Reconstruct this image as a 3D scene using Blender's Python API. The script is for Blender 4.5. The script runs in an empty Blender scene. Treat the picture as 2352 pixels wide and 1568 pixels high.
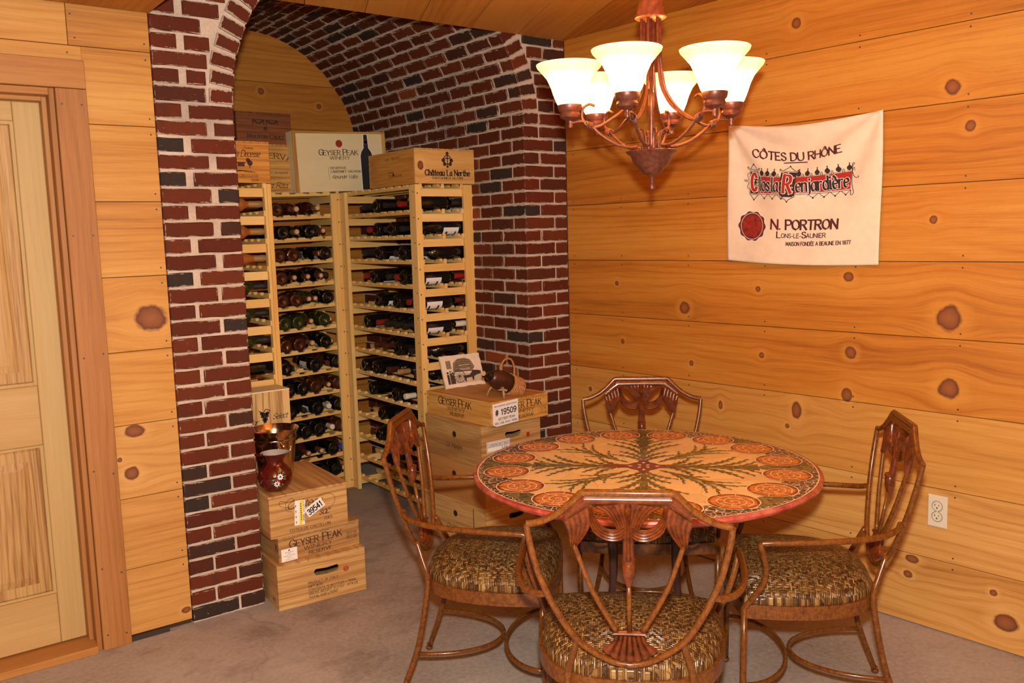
import bpy, bmesh, math, random
from mathutils import Vector, Matrix
random.seed(7)
PI = math.pi
SC = bpy.context.scene
COL = SC.collection

# ------------------------------------------------------------------ camera
def make_camera():
    yaw, pit, rol = 0.641547, 0.120507, -0.02798
    fw = Vector((math.sin(yaw)*math.cos(pit), math.cos(yaw)*math.cos(pit), -math.sin(pit)))
    r = Vector((math.cos(yaw), -math.sin(yaw), 0)); u = r.cross(fw)
    r2 = math.cos(rol)*r + math.sin(rol)*u; u2 = -math.sin(rol)*r + math.cos(rol)*u
    cd = bpy.data.cameras.new('camera'); co = bpy.data.objects.new('camera', cd); COL.objects.link(co)
    cd.sensor_width = 36.0; cd.lens = 2022.577/2352*36.0; cd.clip_start = 0.05; cd.clip_end = 60
    m = Matrix((r2, u2, -fw)).transposed().to_4x4(); m.translation = Vector((-3.11664, -3.64389, 1.57898))
    co.matrix_world = m; SC.camera = co
make_camera()

# ------------------------------------------------------------------ light and exposure
EXPOSURE = 0.0
FLASH_W, FLASH_COL = 480.0, (1.0, 0.955, 0.89)
BULB_EMIT, LAMP_COL = 290.0, (1.0, 0.42, 0.10)
w = bpy.data.worlds.new('world'); SC.world = w; w.use_nodes = True
w.node_tree.nodes['Background'].inputs[0].default_value = (0.9, 0.75, 0.6, 1)
w.node_tree.nodes['Background'].inputs[1].default_value = 0.02
ld = bpy.data.lights.new('camera_flash', 'POINT'); ld.energy = FLASH_W; ld.color = FLASH_COL; ld.shadow_soft_size = 0.035
lo = bpy.data.objects.new('camera_flash', ld); COL.objects.link(lo); lo.location = (-3.10, -3.64, 1.745)
vs = SC.view_settings; vs.view_transform = 'Standard'; vs.look = 'None'; vs.gamma = 1.0; vs.use_curve_mapping = False; vs.exposure = EXPOSURE

# ------------------------------------------------------------------ helpers: objects
def tag(o, label=None, cat=None, group=None, kind=None):
    if label: o['label'] = label
    if cat: o['category'] = cat
    if group: o['group'] = group
    if kind: o['kind'] = kind
    return o
def link(o, parent=None):
    COL.objects.link(o)
    if parent is not None: o.parent = parent
    return o
def thing(name, label, cat, loc=(0, 0, 0), rotz=0.0, group=None):
    o = link(bpy.data.objects.new(name, None)); o.location = loc; o.rotation_euler = (0, 0, rotz); o.empty_display_size = 0.05
    return tag(o, label, cat, group)
class MB:
    """collects faces; build() makes one mesh object"""
    def __init__(s): s.v = []; s.f = []; s.mi = []; s.cur = 0
    def add(s, vs, fs):
        b = len(s.v); s.v += [tuple(x) for x in vs]; s.f += [tuple(b+i for i in f) for f in fs]; s.mi += [s.cur]*len(fs); return s
    def box(s, x0, x1, y0, y1, z0, z1):
        v = [(x0,y0,z0),(x1,y0,z0),(x1,y1,z0),(x0,y1,z0),(x0,y0,z1),(x1,y0,z1),(x1,y1,z1),(x0,y1,z1)]
        return s.add(v, [(0,3,2,1),(4,5,6,7),(0,1,5,4),(1,2,6,5),(2,3,7,6),(3,0,4,7)])
    def cbox(s, x0, x1, y0, y1, z0, z1, c=0.003):
        """box with its -y face chamfered all round"""
        v = [(x0,y0+c,z0),(x1,y0+c,z0),(x1,y0+c,z1),(x0,y0+c,z1),(x0+c,y0,z0+c),(x1-c,y0,z0+c),(x1-c,y0,z1-c),(x0+c,y0,z1-c),
             (x0,y1,z0),(x1,y1,z0),(x1,y1,z1),(x0,y1,z1)]
        f = [(4,5,6,7),(0,1,5,4),(1,2,6,5),(2,3,7,6),(3,0,4,7),(8,11,10,9),(0,8,9,1),(1,9,10,2),(2,10,11,3),(3,11,8,0)]
        return s.add(v, f)
    def tube(s, pts, r, n=8, caps=True, flat=1.0, up=None):
        """sweep a round (or flattened) section along points; r number or list"""
        P = [Vector(p) for p in pts]; N = len(P)
        rr = r if isinstance(r, (list, tuple)) else [r]*N
        T = []
        for i in range(N):
            t = (P[min(i+1, N-1)]-P[max(i-1, 0)])
            T.append(t.normalized() if t.length > 1e-9 else Vector((0, 0, 1)))
        a = Vector(up) if up else (Vector((0, 0, 1)) if abs(T[0].z) < 0.9 else Vector((1, 0, 0)))
        nrm = (a - T[0]*a.dot(T[0])).normalized()
        vs = []; 
        for i in range(N):
            nrm = (nrm - T[i]*nrm.dot(T[i])); nrm = nrm.normalized() if nrm.length > 1e-6 else T[i].orthogonal().normalized()
            b = T[i].cross(nrm)
            for k in range(n):
                an = 2*PI*k/n
                vs.append(P[i] + (nrm*math.cos(an) + b*math.sin(an)*flat)*rr[i])
        fs = [(i*n+k, i*n+(k+1) % n, (i+1)*n+(k+1) % n, (i+1)*n+k) for i in range(N-1) for k in range(n)]
        if caps: fs += [tuple(range(n-1, -1, -1)), tuple((N-1)*n+k for k in range(n))]
        return s.add(vs, fs)
    def lathe(s, prof, n=24, c=(0, 0, 0), closed=False, wob=None):
        vs = []; 
        for (r, z) in prof:
            for k in range(n):
                a = 2*PI*k/n; q = r*(1 + (wob(a, z) if wob else 0))
                vs.append((c[0]+q*math.cos(a), c[1]+q*math.sin(a), c[2]+z))
        m = len(prof)
        fs = [(i*n+k, i*n+(k+1) % n, (i+1)*n+(k+1) % n, (i+1)*n+k) for i in range(m-1) for k in range(n)]
        if prof[0][0] > 1e-6 and not closed: fs.append(tuple(range(n-1, -1, -1)))
        if prof[-1][0] > 1e-6 and not closed: fs.append(tuple((m-1)*n+k for k in range(n)))
        return s.add(vs, fs)
    def prism(s, poly, y0, y1):
        """polygon in x,z (counter-clockwise seen from -y) extruded y0..y1"""
        n = len(poly); v = [(x, y0, z) for x, z in poly] + [(x, y1, z) for x, z in poly]
        fs = [tuple(range(n)), tuple(range(2*n-1, n-1, -1))] + [(i, n+i, n+(i+1) % n, (i+1) % n) for i in range(n)]
        return s.add(v, fs)
    def xform(s, m): s.v = [tuple(m @ Vector(v)) for v in s.v]; return s
    def mesh(s, name, mat=None, smooth=False):
        me = bpy.data.meshes.new(name); me.from_pydata(s.v, [], s.f)
        for m in (mat if isinstance(mat, (list, tuple)) else [mat] if mat else []): me.materials.append(m)
        if isinstance(mat, (list, tuple)): me.polygons.foreach_set('material_index', s.mi)
        if smooth is True: me.polygons.foreach_set('use_smooth', [True]*len(s.f))
        me.update()
        if smooth == 'auto':
            me.polygons.foreach_set('use_smooth', [True]*len(s.f)); me.set_sharp_from_angle(angle=math.radians(38))
        return me
    def build(s, name, mat=None, parent=None, smooth=False):
        return link(bpy.data.objects.new(name, s.mesh(name, mat, smooth)), parent)
def inst(name, me, parent=None, loc=(0, 0, 0), rot=None, mtx=None):
    o = link(bpy.data.objects.new(name, me), parent)
    if mtx is not None: o.matrix_local = mtx
    else:
        o.location = loc
        if rot: o.rotation_euler = rot
    return o
def cr(pts, n=6):
    """Catmull-Rom through points of any dimension"""
    P = [tuple(map(float, p)) for p in pts]
    if len(P) < 3: return P
    Q = [tuple(2*a-b for a, b in zip(P[0], P[1]))] + P + [tuple(2*a-b for a, b in zip(P[-1], P[-2]))]
    out = []
    for i in range(1, len(Q)-2):
        p0, p1, p2, p3 = Q[i-1], Q[i], Q[i+1], Q[i+2]
        for k in range(n):
            t = k/n; t2 = t*t; t3 = t2*t
            out.append(tuple(0.5*(2*b + (c-a)*t + (2*a-5*b+4*c-d)*t2 + (3*b-a-3*c+d)*t3) for a, b, c, d in zip(p0, p1, p2, p3)))
    out.append(P[-1]); return out

# ------------------------------------------------------------------ helpers: materials
def newmat(name):
    m = bpy.data.materials.new(name); m.use_nodes = True
    nt = m.node_tree; return m, nt, nt.nodes['Principled BSDF']
class NT:
    """tiny wrapper to write node math in a line"""
    def __init__(s, nt): s.nt = nt
    def node(s, t, **kw):
        n = s.nt.nodes.new(t)
        for k, v in kw.items(): setattr(n, k, v)
        return n
    def put(s, sock, v):
        if hasattr(v, 'is_linked') or hasattr(v, 'links'): s.nt.links.new(v, sock)
        else: sock.default_value = v
    def m(s, op, a, b=0.0, c=0.0, clamp=False):
        n = s.node('ShaderNodeMath', operation=op); n.use_clamp = clamp
        s.put(n.inputs[0], a); s.put(n.inputs[1], b); s.put(n.inputs[2], c); return n.outputs[0]
    def vm(s, op, a, b=(0, 0, 0)):
        n = s.node('ShaderNodeVectorMath', operation=op); s.put(n.inputs[0], a); s.put(n.inputs[1], b)
        return n.outputs[1] if op in ('LENGTH', 'DISTANCE', 'DOT_PRODUCT') else n.outputs[0]
    def xyz(s, v):
        n = s.node('ShaderNodeSeparateXYZ'); s.put(n.inputs[0], v); return n.outputs
    def comb(s, x, y, z=0.0):
        n = s.node('ShaderNodeCombineXYZ'); s.put(n.inputs[0], x); s.put(n.inputs[1], y); s.put(n.inputs[2], z); return n.outputs[0]
    def noise(s, v, scale=5, detail=3, rough=0.55, dist=0.0):
        n = s.node('ShaderNodeTexNoise'); s.put(n.inputs['Vector'], v); n.inputs['Scale'].default_value = scale
        n.inputs['Detail'].default_value = detail; n.inputs['Roughness'].default_value = rough; n.inputs['Distortion'].default_value = dist
        return n.outputs[0]
    def voro(s, v, scale=5, feature='F1', rnd=1.0):
        n = s.node('ShaderNodeTexVoronoi', feature=feature); s.put(n.inputs['Vector'], v); n.inputs['Scale'].default_value = scale
        n.inputs['Randomness'].default_value = rnd; return n.outputs
    def ramp(s, fac, stops, interp='LINEAR'):
        n = s.node('ShaderNodeValToRGB'); n.color_ramp.interpolation = interp; e = n.color_ramp.elements
        while len(e) < len(stops): e.new(0.5)
        for el, (p, c) in zip(e, stops): el.position = p; el.color = (*c, 1) if len(c) == 3 else c
        s.put(n.inputs[0], fac); return n.outputs[0]
    def mix(s, fac, a, b, mode='MIX'):
        n = s.node('ShaderNodeMix', data_type='RGBA', blend_type=mode); n.clamp_factor = True
        s.put(n.inputs[0], fac)
        s.put(n.inputs[6], a if not isinstance(a, tuple) else (*a, 1)); s.put(n.inputs[7], b if not isinstance(b, tuple) else (*b, 1)); return n.outputs[2]
    def bump(s, h, strength=0.3, dist=0.002):
        n = s.node('ShaderNodeBump'); n.inputs['Strength'].default_value = strength; n.inputs['Distance'].default_value = dist
        s.put(n.inputs['Height'], h); return n.outputs[0]
    def sstep(s, x, a, b):
        n = s.node('ShaderNodeMapRange', interpolation_type='SMOOTHSTEP'); s.put(n.inputs[0], x)
        n.inputs[1].default_value = a; n.inputs[2].default_value = b; return n.outputs[0]
    def obj(s): return s.node('ShaderNodeTexCoord').outputs['Object']
    def gen(s): return s.node('ShaderNodeTexCoord').outputs['Generated']
    def rnd(s): return s.node('ShaderNodeObjectInfo').outputs['Random']
def flat(name, c, rough=0.5, metal=0.0, spec=0.5, coat=0.0, vary=0.0, bump=0.0, scale=40):
    m, nt, b = newmat(name); b.inputs['Roughness'].default_value = rough; b.inputs['Metallic'].default_value = metal
    b.inputs['Specular IOR Level'].default_value = spec; b.inputs['Coat Weight'].default_value = coat
    N = NT(nt); n = N.noise(N.obj(), scale, 3)
    lo = tuple(x*(1-vary) for x in c); hi = tuple(min(1, x*(1+vary)) for x in c)
    N.put(b.inputs['Base Color'], N.ramp(n, [(0.3, lo), (0.7, hi)]))
    if bump: N.put(b.inputs['Normal'], N.bump(n, bump, 0.003))
    return m

def wood(name, c0, c1, c2, knots=(), rough=0.55, grain=1.0, axis='x', sat=0.0, rings=24.0, tone=0.10):
    """plain-sawn softwood in the object's own coordinates; the board runs along local axis, knots at (along, across, radius, stretch)"""
    m, nt, b = newmat(name); N = NT(nt)
    o = N.xyz(N.obj()); rnd = N.rnd()
    if axis == 'x': al, ac, th = o[0], o[2], o[1]
    elif axis == 'z': al, ac, th = o[2], o[0], o[1]
    else: al, ac, th = o[1], o[0], o[2]
    off = N.m('MULTIPLY', rnd, 61.0)
    kd = None; ac2 = ac; kn0 = None
    for (ku, kv, kr, ks) in knots:
        du = N.m('DIVIDE', N.m('SUBTRACT', al, ku), ks); dv = N.m('SUBTRACT', ac, kv)
        d = N.m('SQRT', N.m('ADD', N.m('MULTIPLY', du, du), N.m('MULTIPLY', dv, dv)))
        q = N.m('DIVIDE', d, kr)
        if kn0 is None: kn0 = N.m('MULTIPLY_ADD', N.noise(N.obj(), 26, 2), 0.7, -0.35)
        q = N.m('ADD', q, N.m('MULTIPLY', kn0, N.m('MINIMUM', q, 1.0)))
        g = N.m('POWER', 2.718, N.m('MULTIPLY', N.m('MULTIPLY', q, q), -0.10))
        ac2 = N.m('SUBTRACT', ac2, N.m('MULTIPLY', N.m('MULTIPLY', dv, g), 0.85))
        kd = q if kd is None else N.m('MINIMUM', kd, q)
    P = N.comb(N.m('ADD', al, off), ac2, N.m('ADD', th, N.m('MULTIPLY', rnd, 17.0)))
    warp = N.noise(N.vm('MULTIPLY', P, (0.55, 2.6, 2.6)), 1.0, 2, 0.5)
    band = N.noise(N.vm('MULTIPLY', P, (0.55, 7.0, 7.0)), 1.0, 2, 0.55)
    y = N.m('ADD', N.xyz(P)[1], N.m('ADD', N.m('MULTIPLY', warp, 0.22), N.m('MULTIPLY', band, 0.10)))
    ring = N.m('SINE', N.m('MULTIPLY', y, 6.283*rings))
    ring = N.m('POWER', N.m('MULTIPLY_ADD', ring, 0.5, 0.5), 3.0)
    fib = N.noise(N.vm('MULTIPLY', P, (5.0, 170.0, 170.0)), 1.0, 2, 0.6)
    ring = N.m('MULTIPLY', ring, N.m('MULTIPLY_ADD', warp, 1.6, -0.3))
    fac = N.m('ADD', N.m('MULTIPLY', ring, 0.20*grain), N.m('ADD', N.m('MULTIPLY', band, 0.70), N.m('MULTIPLY_ADD', fib, 0.46*grain, -0.09*grain)))
    fac = N.m('ADD', fac, N.m('MULTIPLY', N.m('SUBTRACT', rnd, 0.5), 2*tone))
    col = N.ramp(fac, [(0.28, c0), (0.56, c1), (0.92, c2)])
    if kd is not None:
        halo = N.sstep(kd, 2.6, 1.1); col = N.mix(N.m('MULTIPLY', halo, 0.35), col, tuple(min(1, x*1.12) for x in c0))
        kn = N.noise(N.vm('MULTIPLY', P, (60, 60, 60)), 1.0, 2)
        kc = N.ramp(kd, [(0.0, (0.25, 0.088, 0.024)), (0.6, (0.21, 0.064, 0.016)), (1.0, (0.12, 0.032, 0.008))])
        edge = N.m('SUBTRACT', N.sstep(kd, 0.72, 1.0), N.sstep(kd, 1.0, 1.25))
        col = N.mix(N.sstep(N.m('ADD', kd, N.m('MULTIPLY', kn, 0.12)), 1.12, 0.98), col, kc)
        col = N.mix(N.m('MULTIPLY', edge, 0.55), col, (0.10, 0.03, 0.010))
    N.put(b.inputs['Base Color'], col)
    b.inputs['Roughness'].default_value = rough; b.inputs['Specular IOR Level'].default_value = 0.35
    N.put(b.inputs['Normal'], N.bump(N.m('ADD', fib, N.m('MULTIPLY', ring, 0.3)), 0.12, 0.002))
    return m
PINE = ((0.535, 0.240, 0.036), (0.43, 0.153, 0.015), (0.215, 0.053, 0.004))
PINE_FLASHLIT = ((0.60, 0.345, 0.105), (0.51, 0.255, 0.062), (0.33, 0.130, 0.022))  # pine with the flash's whiter light put into its colour
PINE_PART_FLASHLIT = ((0.57, 0.300, 0.070), (0.47, 0.210, 0.038), (0.27, 0.090, 0.012))  # in-between tones, part of the flash light put into the colour
def pine(name, knots=(), tones=None, **k): return wood(name, *(tones or PINE), knots=knots, **k)

# ================================================================== the setting
ANG = 0.0704051
WC, WS = math.cos(ANG), math.sin(ANG)
RWALL = -(PI/2-ANG)                                   # turn of the right wall's own frame
CEIL, SOFF, BX0, JL, JR, DEEP = 2.582, 2.462, -2.102, -1.790, -0.285, 1.85
ZS = 2.1344; AR = (JR-JL)/2; AX = (JR+JL)/2           # arch: springing height, radius, axis
# ---- floor
def m_concrete():
    m, nt, b = newmat('concrete'); N = NT(nt); o = N.obj()
    a = N.noise(o, 1.1, 5, 0.6, 0.6); c = N.noise(N.vm('MULTIPLY', o, (1.0, 1.5, 1.0)), 3.0, 6, 0.68, 0.25); f = N.noise(o, 55, 4, 0.7)
    s = N.sstep(o_y := N.xyz(o)[1], -1.9, 0.3)
    base = N.ramp(N.m('ADD', N.m('MULTIPLY', a, 0.6), N.m('MULTIPLY', f, 0.4)), [(0.32, (0.205, 0.165, 0.130)), (0.5, (0.34, 0.292, 0.245)), (0.68, (0.43, 0.380, 0.33))])
    st = N.m('MULTIPLY', N.sstep(c, 0.46, 0.72), N.m('MULTIPLY_ADD', s, 0.45, 0.20))
    col = N.mix(st, base, (0.115, 0.078, 0.05))
    # hairline cracks
    v = N.voro(N.vm('ADD', o, N.vm('MULTIPLY', N.comb(a, c, f), (0.5, 0.5, 0))), 0.75, 'DISTANCE_TO_EDGE')[0]
    col = N.mix(N.m('MULTIPLY', N.sstep(v, 0.004, 0.001), 0.25), col, (0.12, 0.09, 0.07))
    N.put(b.inputs['Base Color'], col); b.inputs['Roughness'].default_value = 0.75; b.inputs['Specular IOR Level'].default_value = 0.3
    N.put(b.inputs['Normal'], N.bump(f, 0.15, 0.002)); return m
MB().box(-5.4, 0.9, -4.8, 2.1, -0.1, 0.0).build('floor', m_concrete())['kind'] = 'structure'
# ---- boards
M_PINE = pine('pine_board'); M_PINE_FLASHLIT = pine('flashlit_pine_board', tones=PINE_FLASHLIT); M_PINE_PART_FLASHLIT = pine('part_flashlit_pine_board', tones=PINE_PART_FLASHLIT)
PLAIN = {PINE: M_PINE, PINE_FLASHLIT: M_PINE_FLASHLIT, PINE_PART_FLASHLIT: M_PINE_PART_FLASHLIT}
M_GAP = flat('board_gap', (0.05, 0.022, 0.008), 0.9)
M_NAIL = flat('nail_steel', (0.06, 0.055, 0.06), 0.4, 0.6)
def board(parent, x0, x1, z0, z1, knots=(), th=0.018, mat=None, name='board', tones=PINE):
    """one board of a wall in the wall's frame (x along, z up, -y into the room)"""
    kk = [(ku-x0, kv-z0, kr, ks) for ku, kv, kr, ks in knots if x0-0.05 < ku < x1+0.05 and z0-kr < kv < z1+kr]
    g = 0.0011
    me = MB().cbox(0, x1-x0, 0, th, 0, z1-z0-2*g, 0.0012).mesh(name, mat or (pine('pine_knotted', kk, tones) if kk else PLAIN[tones]))
    return inst(name, me, parent, (x0, -th, z0+g))
def nails(parent, pts, y=-0.0185):
    mb = MB()
    for x, z in pts:
        n = 6; mb.add([(x+0.0034*math.cos(2*PI*k/n), y, z+0.0034*math.sin(2*PI*k/n)) for k in range(n)], [tuple(range(n))])
        mb.add([(x+0.0034*math.cos(2*PI*k/n), y-0.0006, z+0.0034*math.sin(2*PI*k/n)) for k in range(n)], [tuple(range(n))])
    o = mb.build('nails', M_NAIL, parent); o['kind'] = 'stuff'
def struct(o): o['kind'] = 'structure'; return o
# right wall
wr = struct(MB().box(0, 4.72, 0.0, 0.05, 0, 2.62).build('wall_right', M_GAP)); wr.rotation_euler = (0, 0, RWALL); wr.location = (0.018*WC, 0.018*WS, 0)
KN_R = [(1.363, 2.409, 0.0199, 1), (1.998, 2.065, 0.0255, 1), (2.064, 1.919, 0.018, 1), (1.943, 1.59, 0.0145, 1), (1.611, 1.372, 0.0189, 1.1), (2.011, 1.225, 0.0435, 1), (0.783, 1.209, 0.0276, 1), (0.352, 1.316, 0.0115, 1), (1.188, 1.31, 0.012, 1), (1.626, 1.063, 0.0228, 1), (1.208, 1.017, 0.0121, 1), (0.386, 1.019, 0.0125, 0.9), (0.823, 0.946, 0.0127, 0.9), (1.613, 0.887, 0.0267, 0.8), (1.384, 0.792, 0.0356, 0.6), (2.019, 0.959, 0.0347, 1.1), (2.247, 0.113, 0.0305, 1.3), (1.884, 0.197, 0.0137, 1.2), (2.202, 0.214, 0.0114, 1.2), (1.899, 0.263, 0.0155, 1.6), (0.99, 0.765, 0.0188, 0.6), (1.339, 0.717, 0.01, 1), (0.15, 0.744, 0.0118, 1)]
ZR = [0.004, 0.285, 0.568, 0.863, 1.147, 1.435, 1.723, 2.011, 2.289, 2.60]
for a, b_ in zip(ZR, ZR[1:]): board(wr, 0.001, 4.7, a, b_, KN_R, tones=PINE_FLASHLIT if b_ < 0.6 else PINE_PART_FLASHLIT if b_ < 0.9 else PINE)  # flash below, chandelier light above painted in: lower boards paler
nails(wr, [(s, z+dz) for s in (0.05, 0.388, 0.808, 1.224, 1.641, 2.054, 2.46) for z in ZR[1:-1] for dz in (-0.022, 0.022)])
# left (door) wall
wl = struct(MB().box(-5.3, BX0-0.002, 0.018, 0.06, 2.158, 2.62).box(-2.455, BX0-0.002, 0.018, 0.06, 0.0, 2.158).box(-5.3, -3.36, 0.018, 0.06, 0, 2.158).build('wall_left', M_GAP)); wl.location = (0, 0, 0)
KN_L = [(-2.177, 1.29, 0.047, 1.2), (-2.271, 0.848, 0.0234, 1.5), (-2.295, 0.681, 0.0235, 1.2), (-2.336, 0.742, 0.0085, 1), (-2.125, 0.066, 0.012, 1.5)]
wlf = wl
def lboard(x0, x1, z0, z1):
    o = board(wl, x0, x1, z0, z1, KN_L, tones=PINE_FLASHLIT if z1 < 1.0 else PINE_PART_FLASHLIT); o.location.y = 0.0; return o  # flash light painted into the board colour, more on the lower boards
ZL = [0.022, 0.294, 0.582, 0.876, 1.166, 1.458, 1.747, 2.035]
for a, b_ in zip(ZL, ZL[1:]): lboard(-2.352, BX0-0.003, a, b_)
lboard(-2.352, BX0-0.003, 2.035, 2.317); lboard(-5.3, -2.352, 2.262, 2.317)
lboard(-5.3, -2.395, 2.317, 2.60); lboard(-2.393, BX0-0.003, 2.317, 2.60)
for a, b_ in zip(ZL+[2.262][:0], ZL[1:]+[2.262]): lboard(-5.3, -3.36, a, b_)
nails(wl, [(-2.125, z+dz) for z in ZL[1:]+[2.317] for dz in (-0.03, 0.03)] + [(-2.40, 2.29), (-2.37, 2.345), (-2.38, 2.43)], -0.0008)
tag(MB().box(-2.352, -2.20, -0.012, 0.03, 0.0, 0.02).build('wood_shim', flat('dark_shim', (0.035, 0.022, 0.014), 0.8)), 'dark wooden shim wedged under the pine boards beside the brick pier', 'shim')
# unseen walls that close the room; dark colour chosen to cut bounced light
M_DARKP = wood('low_bounce_pine', (0.16, 0.075, 0.03), (0.12, 0.05, 0.018), (0.07, 0.026, 0.008))
struct(MB().box(-5.35, 0.6, -4.68, -4.6, 0, 2.62).build('wall_rear', M_DARKP))
struct(MB().box(-5.38, -5.3, -4.6, 0.02, 0, 2.62).build('wall_side', M_DARKP))
# ---- ceiling: boards laid at an angle, cut to the room; lower soffit over the door side
def clip(poly, p, n):
    out = []
    for i in range(len(poly)):
        a, b_ = poly[i], poly[(i+1) % len(poly)]
        da = (a[0]-p[0])*n[0]+(a[1]-p[1])*n[1]; db = (b_[0]-p[0])*n[0]+(b_[1]-p[1])*n[1]
        if da >= 0: out.append(a)
        if da*db < 0: t = da/(da-db); out.append((a[0]+(b_[0]-a[0])*t, a[1]+(b_[1]-a[1])*t))
    return out
cl = struct(MB().box(BX0, 0.5, -4.62, -0.001, CEIL+0.02, 3.0).build('ceiling', M_GAP))
room = [(BX0, -0.001), (-0.001, -0.001), (4.6*WS-0.001, -4.6*WC), (BX0, -4.6)]
cd_ = (0.40, 0.9165); cn = (0.9165, -0.40); M_CEIL = pine('ceiling_pine', axis='y', tone=0.26)
for k in range(-9, 12):
    q = k*0.262 - 0.02; poly = clip(clip(room, (cn[0]*(q+0.0015), cn[1]*(q+0.0015)), cn), (cn[0]*(q+0.2605), cn[1]*(q+0.2605)), (-cn[0], -cn[1]))
    if len(poly) < 3: continue
    phi = math.atan2(-cd_[0], cd_[1]); mi = Matrix.Rotation(-phi, 3, 'Z'); c0 = (cn[0]*q, cn[1]*q)
    loc = [mi @ Vector((x-c0[0], y-c0[1], 0)) for x, y in poly]; n = len(loc)
    mb = MB().add([(v.x, v.y, 0.0) for v in loc]+[(v.x, v.y, 0.02) for v in loc], [tuple(range(n-1, -1, -1)), tuple(range(n, 2*n))]+[(i, (i+1) % n, n+(i+1) % n, n+i) for i in range(n)])
    inst('board', mb.mesh('board', M_CEIL), cl, (c0[0], c0[1], CEIL), (0, 0, phi))
so = struct(MB().box(-5.3, BX0-0.002, -4.6, -0.02, SOFF+0.018, CEIL+0.1).build('ceiling_soffit', M_GAP))
for k in range(12):
    x1 = BX0-0.002-k*0.2875; x0 = max(-5.3, x1-0.2855)
    inst('board', MB().box(0, x1-x0, 0, 4.58, 0, 0.018).mesh('board', M_CEIL), so, (x0, -4.6, SOFF))
# ---- brickwork
def m_brick(name='brick', smear=True, amt=0.0215):
    m, nt, b = newmat(name); N = NT(nt); o = N.obj(); r = N.rnd(); g = N.xyz(N.gen())
    P = N.vm('ADD', o, N.comb(N.m('MULTIPLY', r, 31.0), N.m('MULTIPLY', r, 57.0), 0.0))
    base = N.ramp(r, [(0.0, (0.108, 0.0195, 0.0062)), (0.30, (0.080, 0.0150, 0.0050)), (0.55, (0.125, 0.0255, 0.0078)), (0.74, (0.066, 0.0165, 0.0075)), (0.88, (0.036, 0.019, 0.012)), (0.96, (0.028, 0.020, 0.015)), (0.985, (0.22, 0.050, 0.012))])
    n1 = N.noise(P, 14, 4, 0.65); n2 = N.noise(P, 70, 3, 0.7)
    col = N.mix(N.m('MULTIPLY', N.sstep(n1, 0.5, 0.78), 0.55), base, (0.045, 0.024, 0.016))
    col = N.mix(N.m('MULTIPLY', N.sstep(n2, 0.55, 0.85), 0.3), col, (0.19, 0.045, 0.018))
    if smear:
        vt = N.node('ShaderNodeVectorTransform', vector_type='NORMAL', convert_from='WORLD', convert_to='OBJECT')
        N.put(vt.inputs[0], N.node('ShaderNodeNewGeometry').outputs['True Normal']); nn_ = N.xyz(vt.outputs[0])
        ee = []
        for ax, ln in ((0, 0.20), (1, 0.12), (2, 0.06)):      # distance to the brick's own edges within the face
            d = N.m('MULTIPLY', N.m('MINIMUM', g[ax], N.m('SUBTRACT', 1.0, g[ax])), ln)
            ee.append(N.m('ADD', d, N.m('GREATER_THAN', N.m('ABSOLUTE', nn_[ax]), 0.6)))
        e = N.m('MINIMUM', N.m('MINIMUM', ee[0], ee[1]), ee[2])
        sm = N.noise(P, 34, 3, 0.7)
        mask = N.sstep(N.m('SUBTRACT', N.m('MULTIPLY', sm, amt), e), 0.0055, 0.0085)
    else: mask = 0.0
    sp = N.sstep(N.noise(P, 120, 2, 0.5), 0.735, 0.77)
    col = N.mix(N.m('MAXIMUM', N.m('MULTIPLY', mask, 0.85), N.m('MULTIPLY', sp, 0.6)), col, (0.44, 0.34, 0.26))
    N.put(b.inputs['Base Color'], col); b.inputs['Roughness'].default_value = 0.75; b.inputs['Specular IOR Level'].default_value = 0.18
    N.put(b.inputs['Normal'], N.bump(N.m('ADD', n2, n1), 0.35, 0.004)); return m
def m_mortar():
    m, nt, b = newmat('mortar'); N = NT(nt); o = N.obj()
    n1 = N.noise(o, 5, 3); n2 = N.noise(o, 130, 3, 0.7); n3 = N.noise(o, 2.2, 2)
    col = N.ramp(N.m('ADD', N.m('MULTIPLY', n1, 0.5), N.m('MULTIPLY', n2, 0.5)), [(0.3, (0.38, 0.29, 0.215)), (0.6, (0.60, 0.475, 0.36)), (0.75, (0.66, 0.54, 0.425))])
    col = N.mix(N.m('MULTIPLY', N.sstep(n3, 0.56, 0.7), 0.5), col, (0.24, 0.20, 0.17))
    N.put(b.inputs['Base Color'], col); b.inputs['Roughness'].default_value = 0.9
    N.put(b.inputs['Normal'], N.bump(n2, 0.5, 0.004)); return m
M_BRICK, M_MORTAR, M_BRICKF = m_brick(), m_mortar(), m_brick('brick_plain', False)
M_BRICKV = m_brick('brick_smeared', True, 0.0265)
BRK = {}
rb = random.Random(3)
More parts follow.
